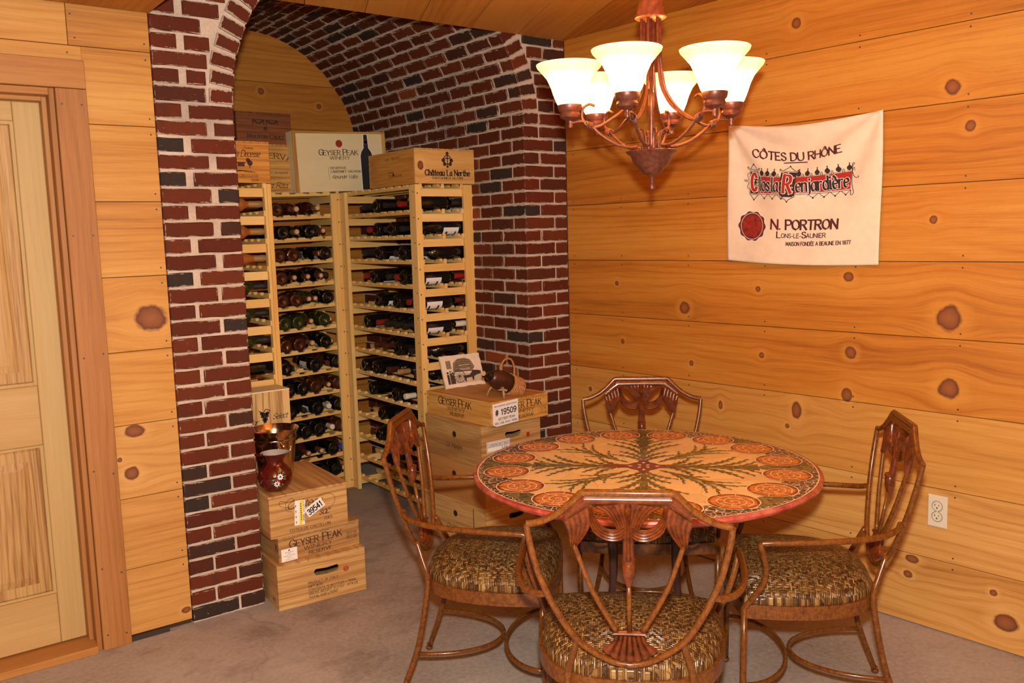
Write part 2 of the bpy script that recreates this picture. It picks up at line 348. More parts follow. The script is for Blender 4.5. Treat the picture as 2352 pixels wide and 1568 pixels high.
def brick_mesh(L, D, H, mat=None):
    mat = mat or M_BRICK; key = (round(L, 3), round(D, 3), round(H, 3), rb.randrange(3), mat.name)
    if key in BRK: return BRK[key]
    L, D, H = key[:3]; mb = MB(); c = 0.004; nx = 4 if L > 0.12 else 2
    # front rim has small irregularities; 20-40 triangles
    j = lambda a: rb.uniform(-a, a)
    xs = [-L/2 + L*i/nx for i in range(nx+1)]
    top = [(x, c, H/2+j(0.002)) for x in xs]; bot = [(x, c, -H/2+j(0.002)) for x in xs]
    ti = [(max(-L/2+c, min(L/2-c, x)), j(0.0012), H/2-c+j(0.0015)) for x in xs]; bi = [(max(-L/2+c, min(L/2-c, x)), j(0.0012), -H/2+c+j(0.0015)) for x in xs]
    n = nx+1; v = top+ti+bi+bot+[(-L/2, D, H/2), (L/2, D, H/2), (L/2, D, -H/2), (-L/2, D, -H/2)]
    f = []
    for i in range(nx):
        f += [(i, n+i, n+i+1, i+1), (n+i, 2*n+i, 2*n+i+1, n+i+1), (2*n+i, 3*n+i, 3*n+i+1, 2*n+i+1)]
    q = 4*n
    f += [(0, 3*n, 2*n), (0, 2*n, n), (nx, n+nx, 2*n+nx), (nx, 2*n+nx, 3*n+nx)]
    f += [tuple([q+1, q]+list(range(0, n)))[::1], tuple([q+3, q+2]+[3*n+i for i in range(nx, -1, -1)])]
    f += [(q, q+3, 3*n, 0), (q+1, nx, 3*n+nx, q+2), (q, q+1, q+2, q+3)]
    mb.add(v, f); me = mb.mesh('brick', mat); BRK[key] = me; return me
C_ = 0.0667; BH = 0.0560
def put_brick(parent, L, D, H, mtx, mat=None): return inst('brick', brick_mesh(L, D, H, mat), parent, mtx=mtx)
def stuff_bricks(parent, items):
    """joined bricks where nobody looks (behind racks, far side): one stuff part"""
    mb = MB()
    for L, D, H, m in items:
        t = MB().cbox(-L/2, L/2, 0, D, -H/2, H/2, 0.004); t.xform(m); mb.add(t.v, t.f)
    o = mb.build('brick_fill', M_BRICKF, parent); o['kind'] = 'stuff'
def TR(x, y, z, rz=0.0): return Matrix.Translation((x, y, z)) @ Matrix.Rotation(rz, 4, 'Z')
def arcx(z, R): return math.sqrt(max(0, R*R-(z-ZS)**2)) if z > ZS else R
# front piers
def arc_pts(R, side, ztop):
    a1 = math.asin((ztop-ZS)/R); return [(AX+side*R*math.cos(a1*k/10), ZS+R*math.sin(a1*k/10)) for k in range(11)]
mo = MB()
zt = CEIL+0.04
mo.prism([(BX0+0.004, 0), (JL-0.004, 0)]+arc_pts(AR+0.004, -1, zt)+[(BX0+0.004, zt)], 0.005, 0.11)
mo.prism(([(-0.0005, 0), (-0.0005, zt)]+arc_pts(AR+0.004, 1, zt)[::-1]+[(JR+0.004, 0)]), 0.005, 0.11)
wa = struct(mo.build('wall_arch', M_MORTAR))
RING = 0.104
PR = 0.003       # bricks stand proud of the wall plane
nc = int(CEIL/C_)+1
for i in range(nc):
    z = i*C_+C_/2+0.002
    if z-BH/2 > CEIL: break
    h = min(BH, CEIL-(z-BH/2)); z += (h-BH)/2
    odd = i % 2
    # left pier: from BX0 to the jamb or to the ring of the arch
    x1 = JL if z < ZS else AX-arcx(z-0.02, AR+RING)-0.006
    x0 = BX0
    mj = 0.011+(0.020 if z > 1.42 else 0.006 if z > 1.0 else 0.0)
    wlong = 0.200 if z < ZS else 0.2
    first = 0.100 if odd else 0.197
    a = x0; pieces = []
    while a < x1-0.03:
        L = first if a == x0 else 0.197
        e = min(a+L, x1)
        if x1-e < 0.045 and e < x1: e = x1 if z >= ZS or x1-e < 0.02 else e
        pieces.append((a, e)); a = e+mj
    if z < ZS and len(pieces) >= 2: pieces[-1] = (pieces[-1][0], x1)
    for a, e in pieces:
        edge = (e == JL)
        D = 0.10 if not edge else (0.10 if odd else 0.20)
        put_brick(wa, e-a-(0.0 if not edge else 0.0), D, h, TR((a+e)/2, -PR+rb.uniform(-0.002, 0.002), z))
    # right pier
    a0 = JR if z < ZS else AX+arcx(z-0.02, AR+RING)+0.006
    first = 0.097 if odd else 0.194
    a = a0
    while a < -0.02:
        L = first if a == a0 else 0.197
        e = min(a+L, -0.001)
        if -0.001-e < 0.02: e = -0.001
        D = 0.10 if a != JR else (0.20 if odd else 0.10)
        put_brick(wa, e-a, D, h, TR((a+e)/2, -PR+rb.uniform(-0.002, 0.002), z)); a = e+0.011
# niche side walls
wj = struct(MB().box(JR+0.005, JR+0.12, 0.11, DEEP, 0, ZS).build('wall_niche_right', M_MORTAR))
wk = struct(MB().box(JL-0.12, JL-0.005, 0.11, DEEP, 0, ZS).build('wall_niche_left', M_MORTAR))
fillR, fillL = [], []
for i in range(32):
    z = i*C_+C_/2+0.002; odd = i % 2
    y = 0.211 if odd else 0.111
    while y < DEEP-0.03:
        e = min(y+0.193, DEEP-0.004)
        mR = Matrix.Translation((JR-0.002+rb.uniform(-0.0015, 0.0015), (y+e)/2, z)) @ Matrix.Rotation(-PI/2, 4, 'Z')
        if y < 0.45 or (z > 1.55 and y < 1.5): put_brick(wj, e-y, 0.09, BH, mR)
        else: fillR.append((e-y, 0.09, BH, mR))
        y = e+0.011
    y = 0.111 if odd else 0.211
    while y < DEEP-0.03:
        e = min(y+0.193, DEEP-0.004)
        fillL.append((e-y, 0.09, BH, Matrix.Translation((JL+0.002, (y+e)/2, z)) @ Matrix.Rotation(PI/2, 4, 'Z'))); y = e+0.011
stuff_bricks(wj, fillR); stuff_bricks(wk, fillL)
# vault
mo = MB(); nv = 36
ring_in = [(AX+(AR+0.005)*math.cos(PI*k/nv), ZS+(AR+0.005)*math.sin(PI*k/nv)) for k in range(nv+1)]
ring_out = [(AX+(AR+0.13)*math.cos(PI*k/nv), ZS+(AR+0.13)*math.sin(PI*k/nv)) for k in range(nv+1)]
V = [(x, 0.006, z) for x, z in ring_in]+[(x, 0.006, z) for x, z in ring_out]+[(x, DEEP+0.06, z) for x, z in ring_in]+[(x, DEEP+0.06, z) for x, z in ring_out]
n = nv+1; F = []
for k in range(nv): F += [(k, n+k, n+k+1, k+1), (2*n+k, 2*n+k+1, 3*n+k+1, 3*n+k), (k, k+1, 2*n+k+1, 2*n+k), (n+k, 3*n+k, 3*n+k+1, n+k+1)]
wv = struct(MB().add(V, F).build('ceiling_vault', M_MORTAR)); fillV = []
ncv = 35
for i in range(ncv):
    th = PI*(i+0.5)/ncv; ct, st = math.cos(th), math.sin(th); odd = i % 2
    y = -PR
    while y < DEEP-0.02:
        L = 0.197 if (y > 0 or odd) else 0.097
        e = min(y+L, DEEP-0.003)
        if e-y > 0.03:
            rr = AR-0.002+rb.uniform(-0.003, 0.003)
            m = Matrix(((0, ct, st, AX+rr*ct), (1, 0, 0, (y+e)/2), (0, st, -ct, ZS+rr*st), (0, 0, 0, 1)))
            if i < 28 or (y < 0.05 and ZS+rr*st < CEIL+0.05): put_brick(wv, e-y, 0.100, 0.0555, m, M_BRICKV)
            else: fillV.append((e-y, 0.100, 0.0555, m))
        y = e+0.0115
stuff_bricks(wv, fillV)
# back wall of the niche
wb = struct(MB().box(JL-0.1, JR+0.1, DEEP+0.018, DEEP+0.06, 0, 2.95).build('wall_back', M_GAP)); 
KN_B = [(-0.934, 2.519, 0.019, 1), (-0.546, 2.45, 0.016, 1), (-1.2, 1.62, 0.02, 1)]
ZB = [0.004, 0.285, 0.57, 0.86, 1.145, 1.43, 1.72, 2.008, 2.296, 2.579, 2.90]
for a, b_ in zip(ZB, ZB[1:]):
    o = board(wb, JL-0.02, JR+0.02, a, b_, KN_B); o.location.y = DEEP
# ---- door, frame and casing
M_CASE = wood('casing_wood', (0.42, 0.200, 0.062), (0.35, 0.145, 0.036), (0.23, 0.083, 0.016), axis='z', rings=30)
M_CASEH = wood('casing_head_wood', (0.44, 0.21, 0.055), (0.37, 0.15, 0.032), (0.23, 0.083, 0.014), axis='x')
M_DOOR = wood('door_wood', (0.50, 0.345, 0.140), (0.445, 0.285, 0.102), (0.34, 0.195, 0.058), axis='z', grain=0.7, rings=34, tone=0.04)
M_DOORH = wood('door_rail_wood', (0.50, 0.325, 0.125), (0.43, 0.255, 0.085), (0.31, 0.16, 0.045), axis='x', grain=0.7, tone=0.04)
M_PANEL = wood('door_panel_wood', (0.50, 0.335, 0.130), (0.44, 0.255, 0.085), (0.23, 0.105, 0.028), axis='z', grain=1.9, rings=30, tone=0.02)
def trimbox(name, x0, x1, y0, y1, z0, z1, mat):
    o = struct(MB().cbox(0, x1-x0, 0, y1-y0, 0, z1-z0, 0.002).build(name, mat)); o.location = (x0, y0, z0); return o
trimbox('trim_1', -2.455, -2.350, -0.024, 0.0, 0.0, 2.157, M_CASE)
trimbox('trim_2', -3.46, -2.350, -0.024, 0.0, 2.159, 2.262, M_CASEH)
trimbox('trim_3', -3.46, -3.355, -0.024, 0.0, 0.0, 2.157, M_CASE)
trimbox('trim_4', -2.475, -2.456, -0.006, 0.14, 0.0, 2.158, M_CASE)
trimbox('trim_5', -3.355, -3.336, -0.006, 0.14, 0.0, 2.158, M_CASE)
trimbox('trim_6', -3.336, -2.475, -0.006, 0.14, 2.132, 2.158, M_CASEH)
trimbox('trim_7', -2.492, -2.475, 0.045, 0.096, 0.03, 2.132, M_CASE)
trimbox('trim_8', -3.336, -2.492, 0.045, 0.096, 2.116, 2.132, M_CASEH)
trimbox('trim_9', -3.336, -2.475, -0.035, 0.14, 0.0, 0.030, M_CASEH)
nn = [(-2.437, 2.10), (-2.370, 2.10), (-2.437, 1.62), (-2.368, 1.62), (-2.437, 1.16), (-2.368, 1.17), (-2.437, 0.72), (-2.368, 0.70), (-2.437, 0.33), (-2.368, 0.30), (-2.437, 0.06), (-2.368, 0.05)]
nails(wl, nn, -0.0246)
dr = struct(MB().box(-3.336, -2.492, 0.104, 0.125, 0.035, 2.116).build('door_1', M_DOOR))
def dpart(name, x0, x1, y0, z0, z1, mat, c=0.003):
    o = MB().cbox(0, x1-x0, 0, 0.104-y0, 0, z1-z0, c).build(name, mat, dr); o.location = (x0, y0, z0); return o
xs0, xs1, XS0, XS1 = -3.336, -3.245, -2.583, -2.492
dpart('stile', XS0, XS1, 0.090, 0.035, 2.116, M_DOOR); dpart('stile', xs0, xs1, 0.090, 0.035, 2.116, M_DOOR)
dpart('rail', xs1+0.001, XS0-0.001, 0.090, 2.045, 2.116, M_DOORH); dpart('rail', xs1+0.001, XS0-0.001, 0.090, 0.83, 1.06, M_DOORH); dpart('rail', xs1+0.001, XS0-0.001, 0.090, 0.035, 0.235, M_DOORH)
dpart('panel', xs1+0.012, XS0-0.012, 0.094, 1.072, 2.033, M_PANEL, 0.030-0.024); dpart('panel', xs1+0.012, XS0-0.012, 0.094, 0.247, 0.818, M_PANEL, 0.006)
# raised fields of the two panels
for z0, z1 in ((1.072, 2.033), (0.247, 0.818)):
    mb = MB(); a0, a1 = xs1+0.012, XS0-0.012; b0, b1 = 0.045, 0.075
    v = [(a0+b0, 0.0935, z0+b0), (a1-b0, 0.0935, z0+b0), (a1-b0, 0.0935, z1-b0), (a0+b0, 0.0935, z1-b0), (a0+b1, 0.088, z0+b1), (a1-b1, 0.088, z0+b1), (a1-b1, 0.088, z1-b1), (a0+b1, 0.088, z1-b1)]
    mb.add(v, [(0, 1, 5, 4), (1, 2, 6, 5), (2, 3, 7, 6), (3, 0, 4, 7), (4, 5, 6, 7)]); mb.build('panel_field', M_PANEL, dr)

# ================================================================== lettering (own stroke alphabet, drawn with a broad nib)
GL = {
'A':(8,'0,0 4,10 8,0;1.4,3.4 6.6,3.4'),'B':(7,'0,0 0,10;~0,10 4,10 6,8.9 6,6.6 4,5.3 0,5.3;~0,5.3 4.5,5.3 7,4 7,1.4 4.5,0 0,0'),
'C':(8,'~8,8 6.2,9.7 4,10 1.2,8.4 0,5 1.2,1.6 4,0 6.2,.3 8,2'),'D':(8,'0,0 0,10;~0,10 3.6,10 7,8.2 8,5 7,1.8 3.6,0 0,0'),
'E':(6.5,'6.3,10 0,10 0,0 6.5,0;0,5.2 5,5.2'),'F':(6,'6.3,10 0,10 0,0;0,5.2 5,5.2'),'G':(8.4,'~8,8 6.2,9.7 4,10 1.2,8.4 0,5 1.2,1.6 4,0 6.5,.5 8,1.6;8,1.4 8,4.6 5,4.6'),
'H':(8,'0,0 0,10;8,0 8,10;0,5.2 8,5.2'),'I':(1.5,'.7,0 .7,10'),'J':(5,'~4,10 4,3 3,.4 0,.6'),'K':(7.5,'0,0 0,10;7,10 0,4.6;2.4,6.4 7.6,0'),'L':(6,'0,10 0,0 6,0'),
'M':(10,'0,0 1,10 5,1.5 9,10 10,0'),'N':(8,'0,0 0,10 8,0 8,10'),'O':(9,'~4.5,0 1.3,1.5 0,5 1.3,8.5 4.5,10 7.7,8.5 9,5 7.7,1.5 4.5,0'),
'P':(7,'0,0 0,10;~0,10 4.5,10 7,8.8 7,6.2 4.5,4.8 0,4.8'),'Q':(9,'~4.5,0 1.3,1.5 0,5 1.3,8.5 4.5,10 7.7,8.5 9,5 7.7,1.5 4.5,0;5,2.5 9.4,-1.5'),
'R':(7.6,'0,0 0,10;~0,10 4.4,10 6.8,8.8 6.8,6.3 4.4,5 0,5;3.6,5 7.8,0'),'S':(6.4,'~6,8.4 4.5,9.8 2.2,9.9 .4,8.5 .6,6.5 3.2,5.2 5.8,3.8 6.2,1.7 4.4,.1 1.8,.1 0,1.8'),
'T':(8,'0,10 8,10;4,10 4,0'),'U':(8,'~0,10 0,3.2 1.6,.4 4,0 6.4,.4 8,3.2 8,10'),'V':(8,'0,10 4,0 8,10'),'W':(12,'0,10 3,0 6,9.4 9,0 12,10'),'X':(8,'0,0 8,10;0,10 8,0'),
'Y':(8,'0,10 4,5 8,10;4,5 4,0'),'Z':(7.5,'0,10 7.4,10 0,0 7.5,0'),
'a':(5.6,'~5,5 3.6,6.5 1.4,6 0,3.4 1,.3 3,.2 5,2.4;5,6.5 5,.8 5.8,0'),'b':(5.6,'0,10 0,0;~0,2 2,0 4.6,.8 5.4,3.4 4.2,6.2 2,6.4 0,4.6'),'c':(5,'~5,5.4 3,6.6 .8,5.6 0,3.2 1,.6 3,0 5,1.1'),
'd':(5.6,'5.4,10 5.4,0;~5.4,2 3.4,0 .8,.8 0,3.4 1.2,6.2 3.4,6.4 5.4,4.6'),'e':(5.2,'~0,3.6 5.2,3.8 4.4,6 2.6,6.6 .6,5.6 0,3.2 1,.7 3,0 5.2,1'),'f':(3.6,'~4.2,9.2 2.8,10 1.6,8.6 1.6,0;0,6.3 3.6,6.3'),
'g':(5.6,'~5.2,5 3.6,6.5 1.2,6 0,3.6 1.2,1 3.4,1 5.2,3;~5.2,6.5 5.2,-1 3.8,-3 .6,-2.6'),'h':(5.4,'0,10 0,0;~0,4.4 2.2,6.5 4.8,5.8 5.2,4 5.2,0'),'i':(1.6,'.6,6.5 .6,.4 1.4,0;.6,8.6 .6,9.2'),'j':(2.4,'~1.8,6.5 1.8,-1.4 -.6,-3;1.8,8.6 1.8,9.2'),
'k':(5.2,'0,10 0,0;4.8,6.4 0,2.8;1.8,4 5.2,0'),'l':(1.6,'.6,10 .6,.4 1.4,0'),'m':(8.6,'0,6.5 0,0;~0,4.6 2,6.5 4,5.6 4.2,4 4.2,0;~4.2,4.6 6.2,6.5 8.2,5.6 8.4,4 8.4,0'),
'n':(5.2,'0,6.5 0,0;~0,4.4 2.2,6.5 4.6,5.8 5,4 5,0'),'o':(5.6,'~2.8,0 .6,1 0,3.3 .6,5.6 2.8,6.6 5,5.6 5.6,3.3 5,1 2.8,0'),'p':(5.6,'0,6.5 0,-3;~0,2 2,0 4.6,.8 5.4,3.4 4.2,6.2 2,6.4 0,4.6'),'q':(5.6,'5.4,6.5 5.4,-3;~5.4,2 3.4,0 .8,.8 0,3.4 1.2,6.2 3.4,6.4 5.4,4.6'),
'r':(4,'0,6.5 0,0;~0,4.2 1.6,6.2 4,6.2'),'s':(4.4,'~4.2,5.4 2.6,6.6 .6,5.8 .8,4 3.2,3 4.2,1.4 2.6,0 0,1'),'t':(3.4,'~1.4,9 1.4,1.4 2.4,0 3.6,.6;0,6.3 3.4,6.3'),'u':(5.2,'~0,6.5 0,2 1.4,.1 3.6,.4 5,2.6;5,6.5 5,.8 5.8,0'),
'v':(5.2,'0,6.5 2.6,0 5.2,6.5'),'w':(7.8,'0,6.5 2,0 3.9,6 5.8,0 7.8,6.5'),'x':(5.2,'0,0 5,6.5;0,6.5 5.2,0'),'y':(5.2,'0,6.5 2.8,.6;~5.2,6.5 2.4,-1.6 0,-2.8'),'z':(4.8,'0,6.4 4.6,6.4 0,0 4.8,0'),
'0':(6,'~3,0 .6,1.6 0,5 .6,8.4 3,10 5.4,8.4 6,5 5.4,1.6 3,0'),'1':(4,'.6,8 2.6,10 2.6,0'),'2':(6,'~.2,7.6 1.2,9.6 3.4,10 5.6,8.4 5.2,6 0,0;0,0 6,0'),'3':(6,'~.2,8.4 2.4,10 5.2,9 5.2,6.4 2.6,5.4;~2.6,5.4 5.6,4.4 5.8,1.6 3.2,0 0,1.2'),
'4':(6.4,'4.6,0 4.6,10 0,3 6.4,3'),'5':(6,'5.4,10 1,10 .6,5.6;~.6,5.6 3.4,6.2 5.8,4.4 5.6,1.4 3,0 0,1'),'6':(6,'~5.4,9 3.4,10 1,8 0,4 .8,.8 3.2,0 5.6,1.4 5.8,4 3.6,5.8 .8,4.6'),'7':(6,'0,10 6,10 2,0'),'8':(6,'~3,5.3 .8,6.6 .8,8.8 3,10 5.2,8.8 5.2,6.6 3,5.3;~3,5.3 .2,3.8 .4,1 3,0 5.6,1 5.8,3.8 3,5.3'),'9':(6,'~.6,1 2.6,0 5,2 6,6 5.2,9.2 2.8,10 .4,8.6 .2,6 2.4,4.2 5.2,5.4'),
'.':(1.4,'.4,0 .9,.5'),',':(1.4,'.9,.6 .2,-1.4'),'-':(4,'.4,3.8 3.6,3.8'),'#':(7,'2,0 3,10;4.6,0 5.6,10;.4,3.4 7,3.4;.6,6.8 7.2,6.8'),"'":(1.4,'.8,10 .4,7.6'),':':(1.4,'.4,0 .9,.5;.4,5 .9,5.5'),'*':(4,'.6,3 3,6;3,3 .6,6;1.8,2.6 1.8,6.4'),'/':(5,'0,0 5,10'),
}
ACC = {'ô':('o','1,7.8 2.8,9.6 4.6,7.8'),'Ô':('O','2.8,11.2 4.5,12.8 6.2,11.2'),'â':('a','.8,7.8 2.6,9.6 4.4,7.8'),'è':('e','1.2,9.6 3.2,7.8'),'É':('E','2.4,11 4.6,12.8')}
for k, (b_, e_) in ACC.items(): GL[k] = (GL[b_][0], GL[b_][1]+';'+e_)
ST = {  # thin, thick (of cap height), nib angle, slant, serif, tracking, width
 'roman': (0.070, 0.165, 0.20, 0.0, 1.25, 2.3, 1.0), 'sans': (0.165, 0.165, 0, 0.0, 0, 2.2, 1.0), 'light': (0.13, 0.13, 0, 0, 0, 2.2, 1.0), 'script': (0.055, 0.135, 0.7, 0.38, 0, 0.7, 0.92),
 'black': (0.06, 0.17, 0.75, 0.0, 0, 1.5, 0.82), 'bold': (0.13, 0.23, 0.1, 0, 0.5, 2.2, 0.95), 'heavy': (0.19, 0.19, 0, 0, 0, 2.4, 1.0), 'fancy': (0.11, 0.22, 0.5, 0.0, 0.5, 1.9, 1.0) }
def strokes(txt, style='roman', smallcaps=0.0):
    """polylines of a line of text: cap height 1, left at 0; returns list of point lists, width"""
    st = ST[style]; x = 0.0; out = []
    for ch in txt:
        if ch == ' ': x += 0.5*st[6]; continue
        k = 1.0
        if smallcaps and ch.islower(): k = smallcaps; ch = ch.upper()
        if ch not in GL: continue
        wd, d = GL[ch]
        for pth in d.split(';'):
            sm = pth.startswith('~'); pts = [tuple(float(c) for c in q.split(',')) for q in pth.lstrip('~').split()]
            if sm: pts = cr(pts, 4)
            out.append(([(x+(px*0.1*st[6]+py*0.1*st[3])*k, py*0.1*k) for px, py in pts], sm))
        x += (wd*st[6]+st[5])*0.1*k
    return out, max(0.01, x-st[5]*0.1)
def ribbon(mb, pts, wfun, fn):
    P = [Vector(p) for p in pts]; L = []; R = []
    for i in range(len(P)):
        t = (P[min(i+1, len(P)-1)]-P[max(i-1, 0)])
        if t.length < 1e-7: t = Vector((1, 0))
        t.normalize(); wv_ = wfun(t); nn_ = Vector((-t.y, t.x))*wv_*0.5
        ex = t*wv_*0.35 if i in (0, len(P)-1) else Vector((0, 0)); ex = -ex if i == 0 else ex
        L.append(P[i]+nn_+ex); R.append(P[i]-nn_+ex)
    n = len(P); mb.add([fn(p.x, p.y) for p in L]+[fn(p.x, p.y) for p in R], [(n+i, n+i+1, i+1, i) for i in range(n-1)])
def face_xz(y=-0.0008): return lambda x, z: (x, y, z)
def face_left(x=-0.0008): return lambda u, z: (x, -u, z)     # seen from -x: u runs to the right = -y
def face_top(z): return lambda x, y: (x, y, z)
def text(mb, txt, cx, cz, h, style='roman', fn=None, rot=0.0, width=None, smallcaps=0.0, align='c', grow=0.0, curve=None):
    """lettering centred at (cx,cz) of a face, cap height h; width squeezes the line to that length"""
    ls, w_ = strokes(txt, style, smallcaps); st = ST[style]; sx = (width/(w_*h)) if width else 1.0
    c, s = math.cos(rot), math.sin(rot); off = {'c': -w_/2, 'l': 0.0, 'r': -w_}[align]
    def T(x, z):
        x = (x+off)*h*sx; z = (z-0.5)*h
        if curve: z += curve(x)
        return (cx+x*c-z*s, cz+x*s+z*c)
    ca, sa = math.cos(st[2]), math.sin(st[2])
    def wf(t): return (st[0]+(st[1]-st[0])*abs(t.y*ca-t.x*sa))*h+grow
    for l, sm in ls:
        if sm: ribbon(mb, [T(x, z) for x, z in l], wf, fn)
        else:                                  # straight strokes keep their full width up to the corner
            for p_, q_ in zip(l, l[1:]): ribbon(mb, [T(p_[0]+(q_[0]-p_[0])*i/4, p_[1]+(q_[1]-p_[1])*i/4) for i in range(5)], wf, fn)
        if st[4]:
            for (x, z), (x2, z2) in ((l[0], l[1]), (l[-1], l[-2])):
                if abs(z-z2) > 0.6*abs(x-x2):
                    q = 0.075*st[4]; ribbon(mb, [T(x-q, z), T(x+q, z)], lambda t: st[0]*h*0.9+grow, fn)
                else:
                    ribbon(mb, [T(x, z-0.07*st[4]), T(x, z+0.07*st[4])], lambda t: st[0]*h+grow, fn)
def disc(mb, cx, cz, r, fn, n=24, r0=0.0, wob=0.0, waves=0):
    if r0 <= 0: mb.add([fn(cx+r*(1+wob*math.cos(waves*2*PI*k/n))*math.cos(2*PI*k/n), cz+r*(1+wob*math.cos(waves*2*PI*k/n))*math.sin(2*PI*k/n)) for k in range(n)], [tuple(range(n))])
    else:
        v = [fn(cx+q*math.cos(2*PI*k/n), cz+q*math.sin(2*PI*k/n)) for q in (r, r0) for k in range(n)]
        mb.add(v, [(k, (k+1) % n, n+(k+1) % n, n+k) for k in range(n)])
def quad(mb, x0, x1, z0, z1, fn, rot=0.0):
    cx, cz = (x0+x1)/2, (z0+z1)/2; c, s = math.cos(rot), math.sin(rot)
    mb.add([fn(cx+(x-cx)*c-(z-cz)*s, cz+(x-cx)*s+(z-cz)*c) for x, z in ((x0, z0), (x1, z0), (x1, z1), (x0, z1))], [(0, 1, 2, 3)])
def frame(mb, x0, x1, z0, z1, t, fn):
    for a in ((x0, x1, z0, z0+t), (x0, x1, z1-t, z1), (x0, x0+t, z0, z1), (x1-t, x1, z0, z1)): quad(mb, *a, fn)
def line(mb, pts, wd, fn, smooth=True): ribbon(mb, cr(pts, 5) if smooth else pts, lambda t: wd, fn)
INK = flat('burnt_ink', (0.060, 0.014, 0.006), 0.7); INKD = flat('dark_ink', (0.030, 0.012, 0.010), 0.7); INKR = flat('red_seal', (0.33, 0.020, 0.012), 0.5)
PAPER = flat('white_paper', (0.80, 0.76, 0.70), 0.6); YEL = flat('yellow_print', (0.80, 0.62, 0.03), 0.6); INKB = flat('black_ink', (0.015, 0.014, 0.016), 0.6)

# ================================================================== wine racks
M_RACK = wood('rack_pine', (0.84, 0.57, 0.215), (0.74, 0.44, 0.120), (0.52, 0.25, 0.048), axis='x', grain=0.8, tone=0.07)
M_RACKZ = wood('rack_post_pine', (0.84, 0.57, 0.215), (0.74, 0.44, 0.120), (0.52, 0.25, 0.048), axis='z', grain=0.8, tone=0.07)
M_RACKY = wood('rack_rung_pine', (0.84, 0.57, 0.215), (0.74, 0.44, 0.120), (0.52, 0.25, 0.048), axis='y', grain=0.8, tone=0.07)
ZK = lambda k: 1.835-0.1365*k
NROW = 14; PITCH = 0.088; RDEP = 0.375
def rail_mesh(L, x_first, tilt=0.0):
    """scalloped bottle rail along x, teeth between the bottles"""
    prof = [(0, 0.0), (L, 0.0), (L, 0.026)]
    xs = []; x = x_first
    while x < L-0.02: xs.append(x); x += PITCH
    for x in reversed(xs):
        prof += [(min(L, x+0.025), 0.026), (x+0.017, 0.012), (x-0.017, 0.012), (max(0, x-0.025), 0.026)]
    prof += [(0, 0.026)]
    prof = [(px, pz+tilt*(px-L/2)) for px, pz in prof]
    return MB().prism(prof, 0.0, 0.020).mesh('rail', M_RACK)
def wine_rack(label, loc, rotz, L, x_first, tilt=0.0, wide_post=True):
    t = thing('wine_rack', label, 'wine rack', loc, rotz)
    H = 1.862; pw = 0.068
    pf = MB().cbox(0, pw, 0, 0.022, 0, H, 0.0015).mesh('post', M_RACKZ); pb = MB().cbox(0, 0.022, 0, 0.062, 0, H, 0.0015).mesh('post', M_RACKZ)
    inst('post', pf, t, (0, 0, 0)); inst('post', pf, t, (L-pw, 0, 0))
    inst('post', pb, t, (0, RDEP-0.062, 0)); inst('post', pb, t, (L-0.022, RDEP-0.062, 0))
    # edge strips that make each front post an angle
    es = MB().cbox(0, 0.022, 0, 0.014, 0, H, 0.0015).mesh('post_strip', M_RACKZ)
    inst('post_strip', es, t, (0, 0.0225, 0)); inst('post_strip', es, t, (L-0.022, 0.0225, 0))
    rm = rail_mesh(L-0.004, x_first, tilt); rg = MB().cbox(0, 0.019, 0, RDEP-0.002, 0, 0.042, 0.0015).mesh('rung', M_RACKY)
    for k in range(NROW):
        z = ZK(k); dz = tilt*L/2
        inst('rung', rg, t, (0.0225, 0.001, z-0.036-dz)); inst('rung', rg, t, (L-0.0415, 0.001, z-0.036+dz))
        for y in (0.057 if False else 0.024, 0.165, 0.290): inst('rail', rm, t, (0.002, y, z+0.0065))
    # screws up the post
    mb = MB()
    for k in range(NROW):
        for x in (0.022, L-pw+0.045):
            z = ZK(k)-0.012; n = 7; mb.add([(x+0.0045*math.cos(2*PI*j/n), -0.0006, z+0.0045*math.sin(2*PI*j/n)) for j in range(n)], [tuple(range(n))])
        n = 7; mb.add([(L+0.0006, 0.012+0.004*math.cos(2*PI*j/n), ZK(k)-0.02+0.004*math.sin(2*PI*j/n)) for j in range(n)], [tuple(range(n))])
    o = mb.build('screws', M_NAIL, t); o['kind'] = 'stuff'
    return t
AX0, AY0, AL = -1.398, 1.396, 0.757
rkA = wine_rack('back wine rack of pale pine, facing out between the two side racks', (AX0, AY0, 0), 0, AL, 0.098, tilt=0.026)
BY1, BXF, BLEN = 1.392, -0.655, 0.912
rkB = wine_rack('right-hand wine rack of pale pine against the brick niche wall', (BXF, BY1, 0), -PI/2, BLEN, 0.096)
CY0, CXF, CLEN = 0.600, -1.408, 0.785
rkC = wine_rack('left-hand wine rack of pale pine half hidden by the brick pier', (CXF, CY0, 0), PI/2, CLEN, 0.092)
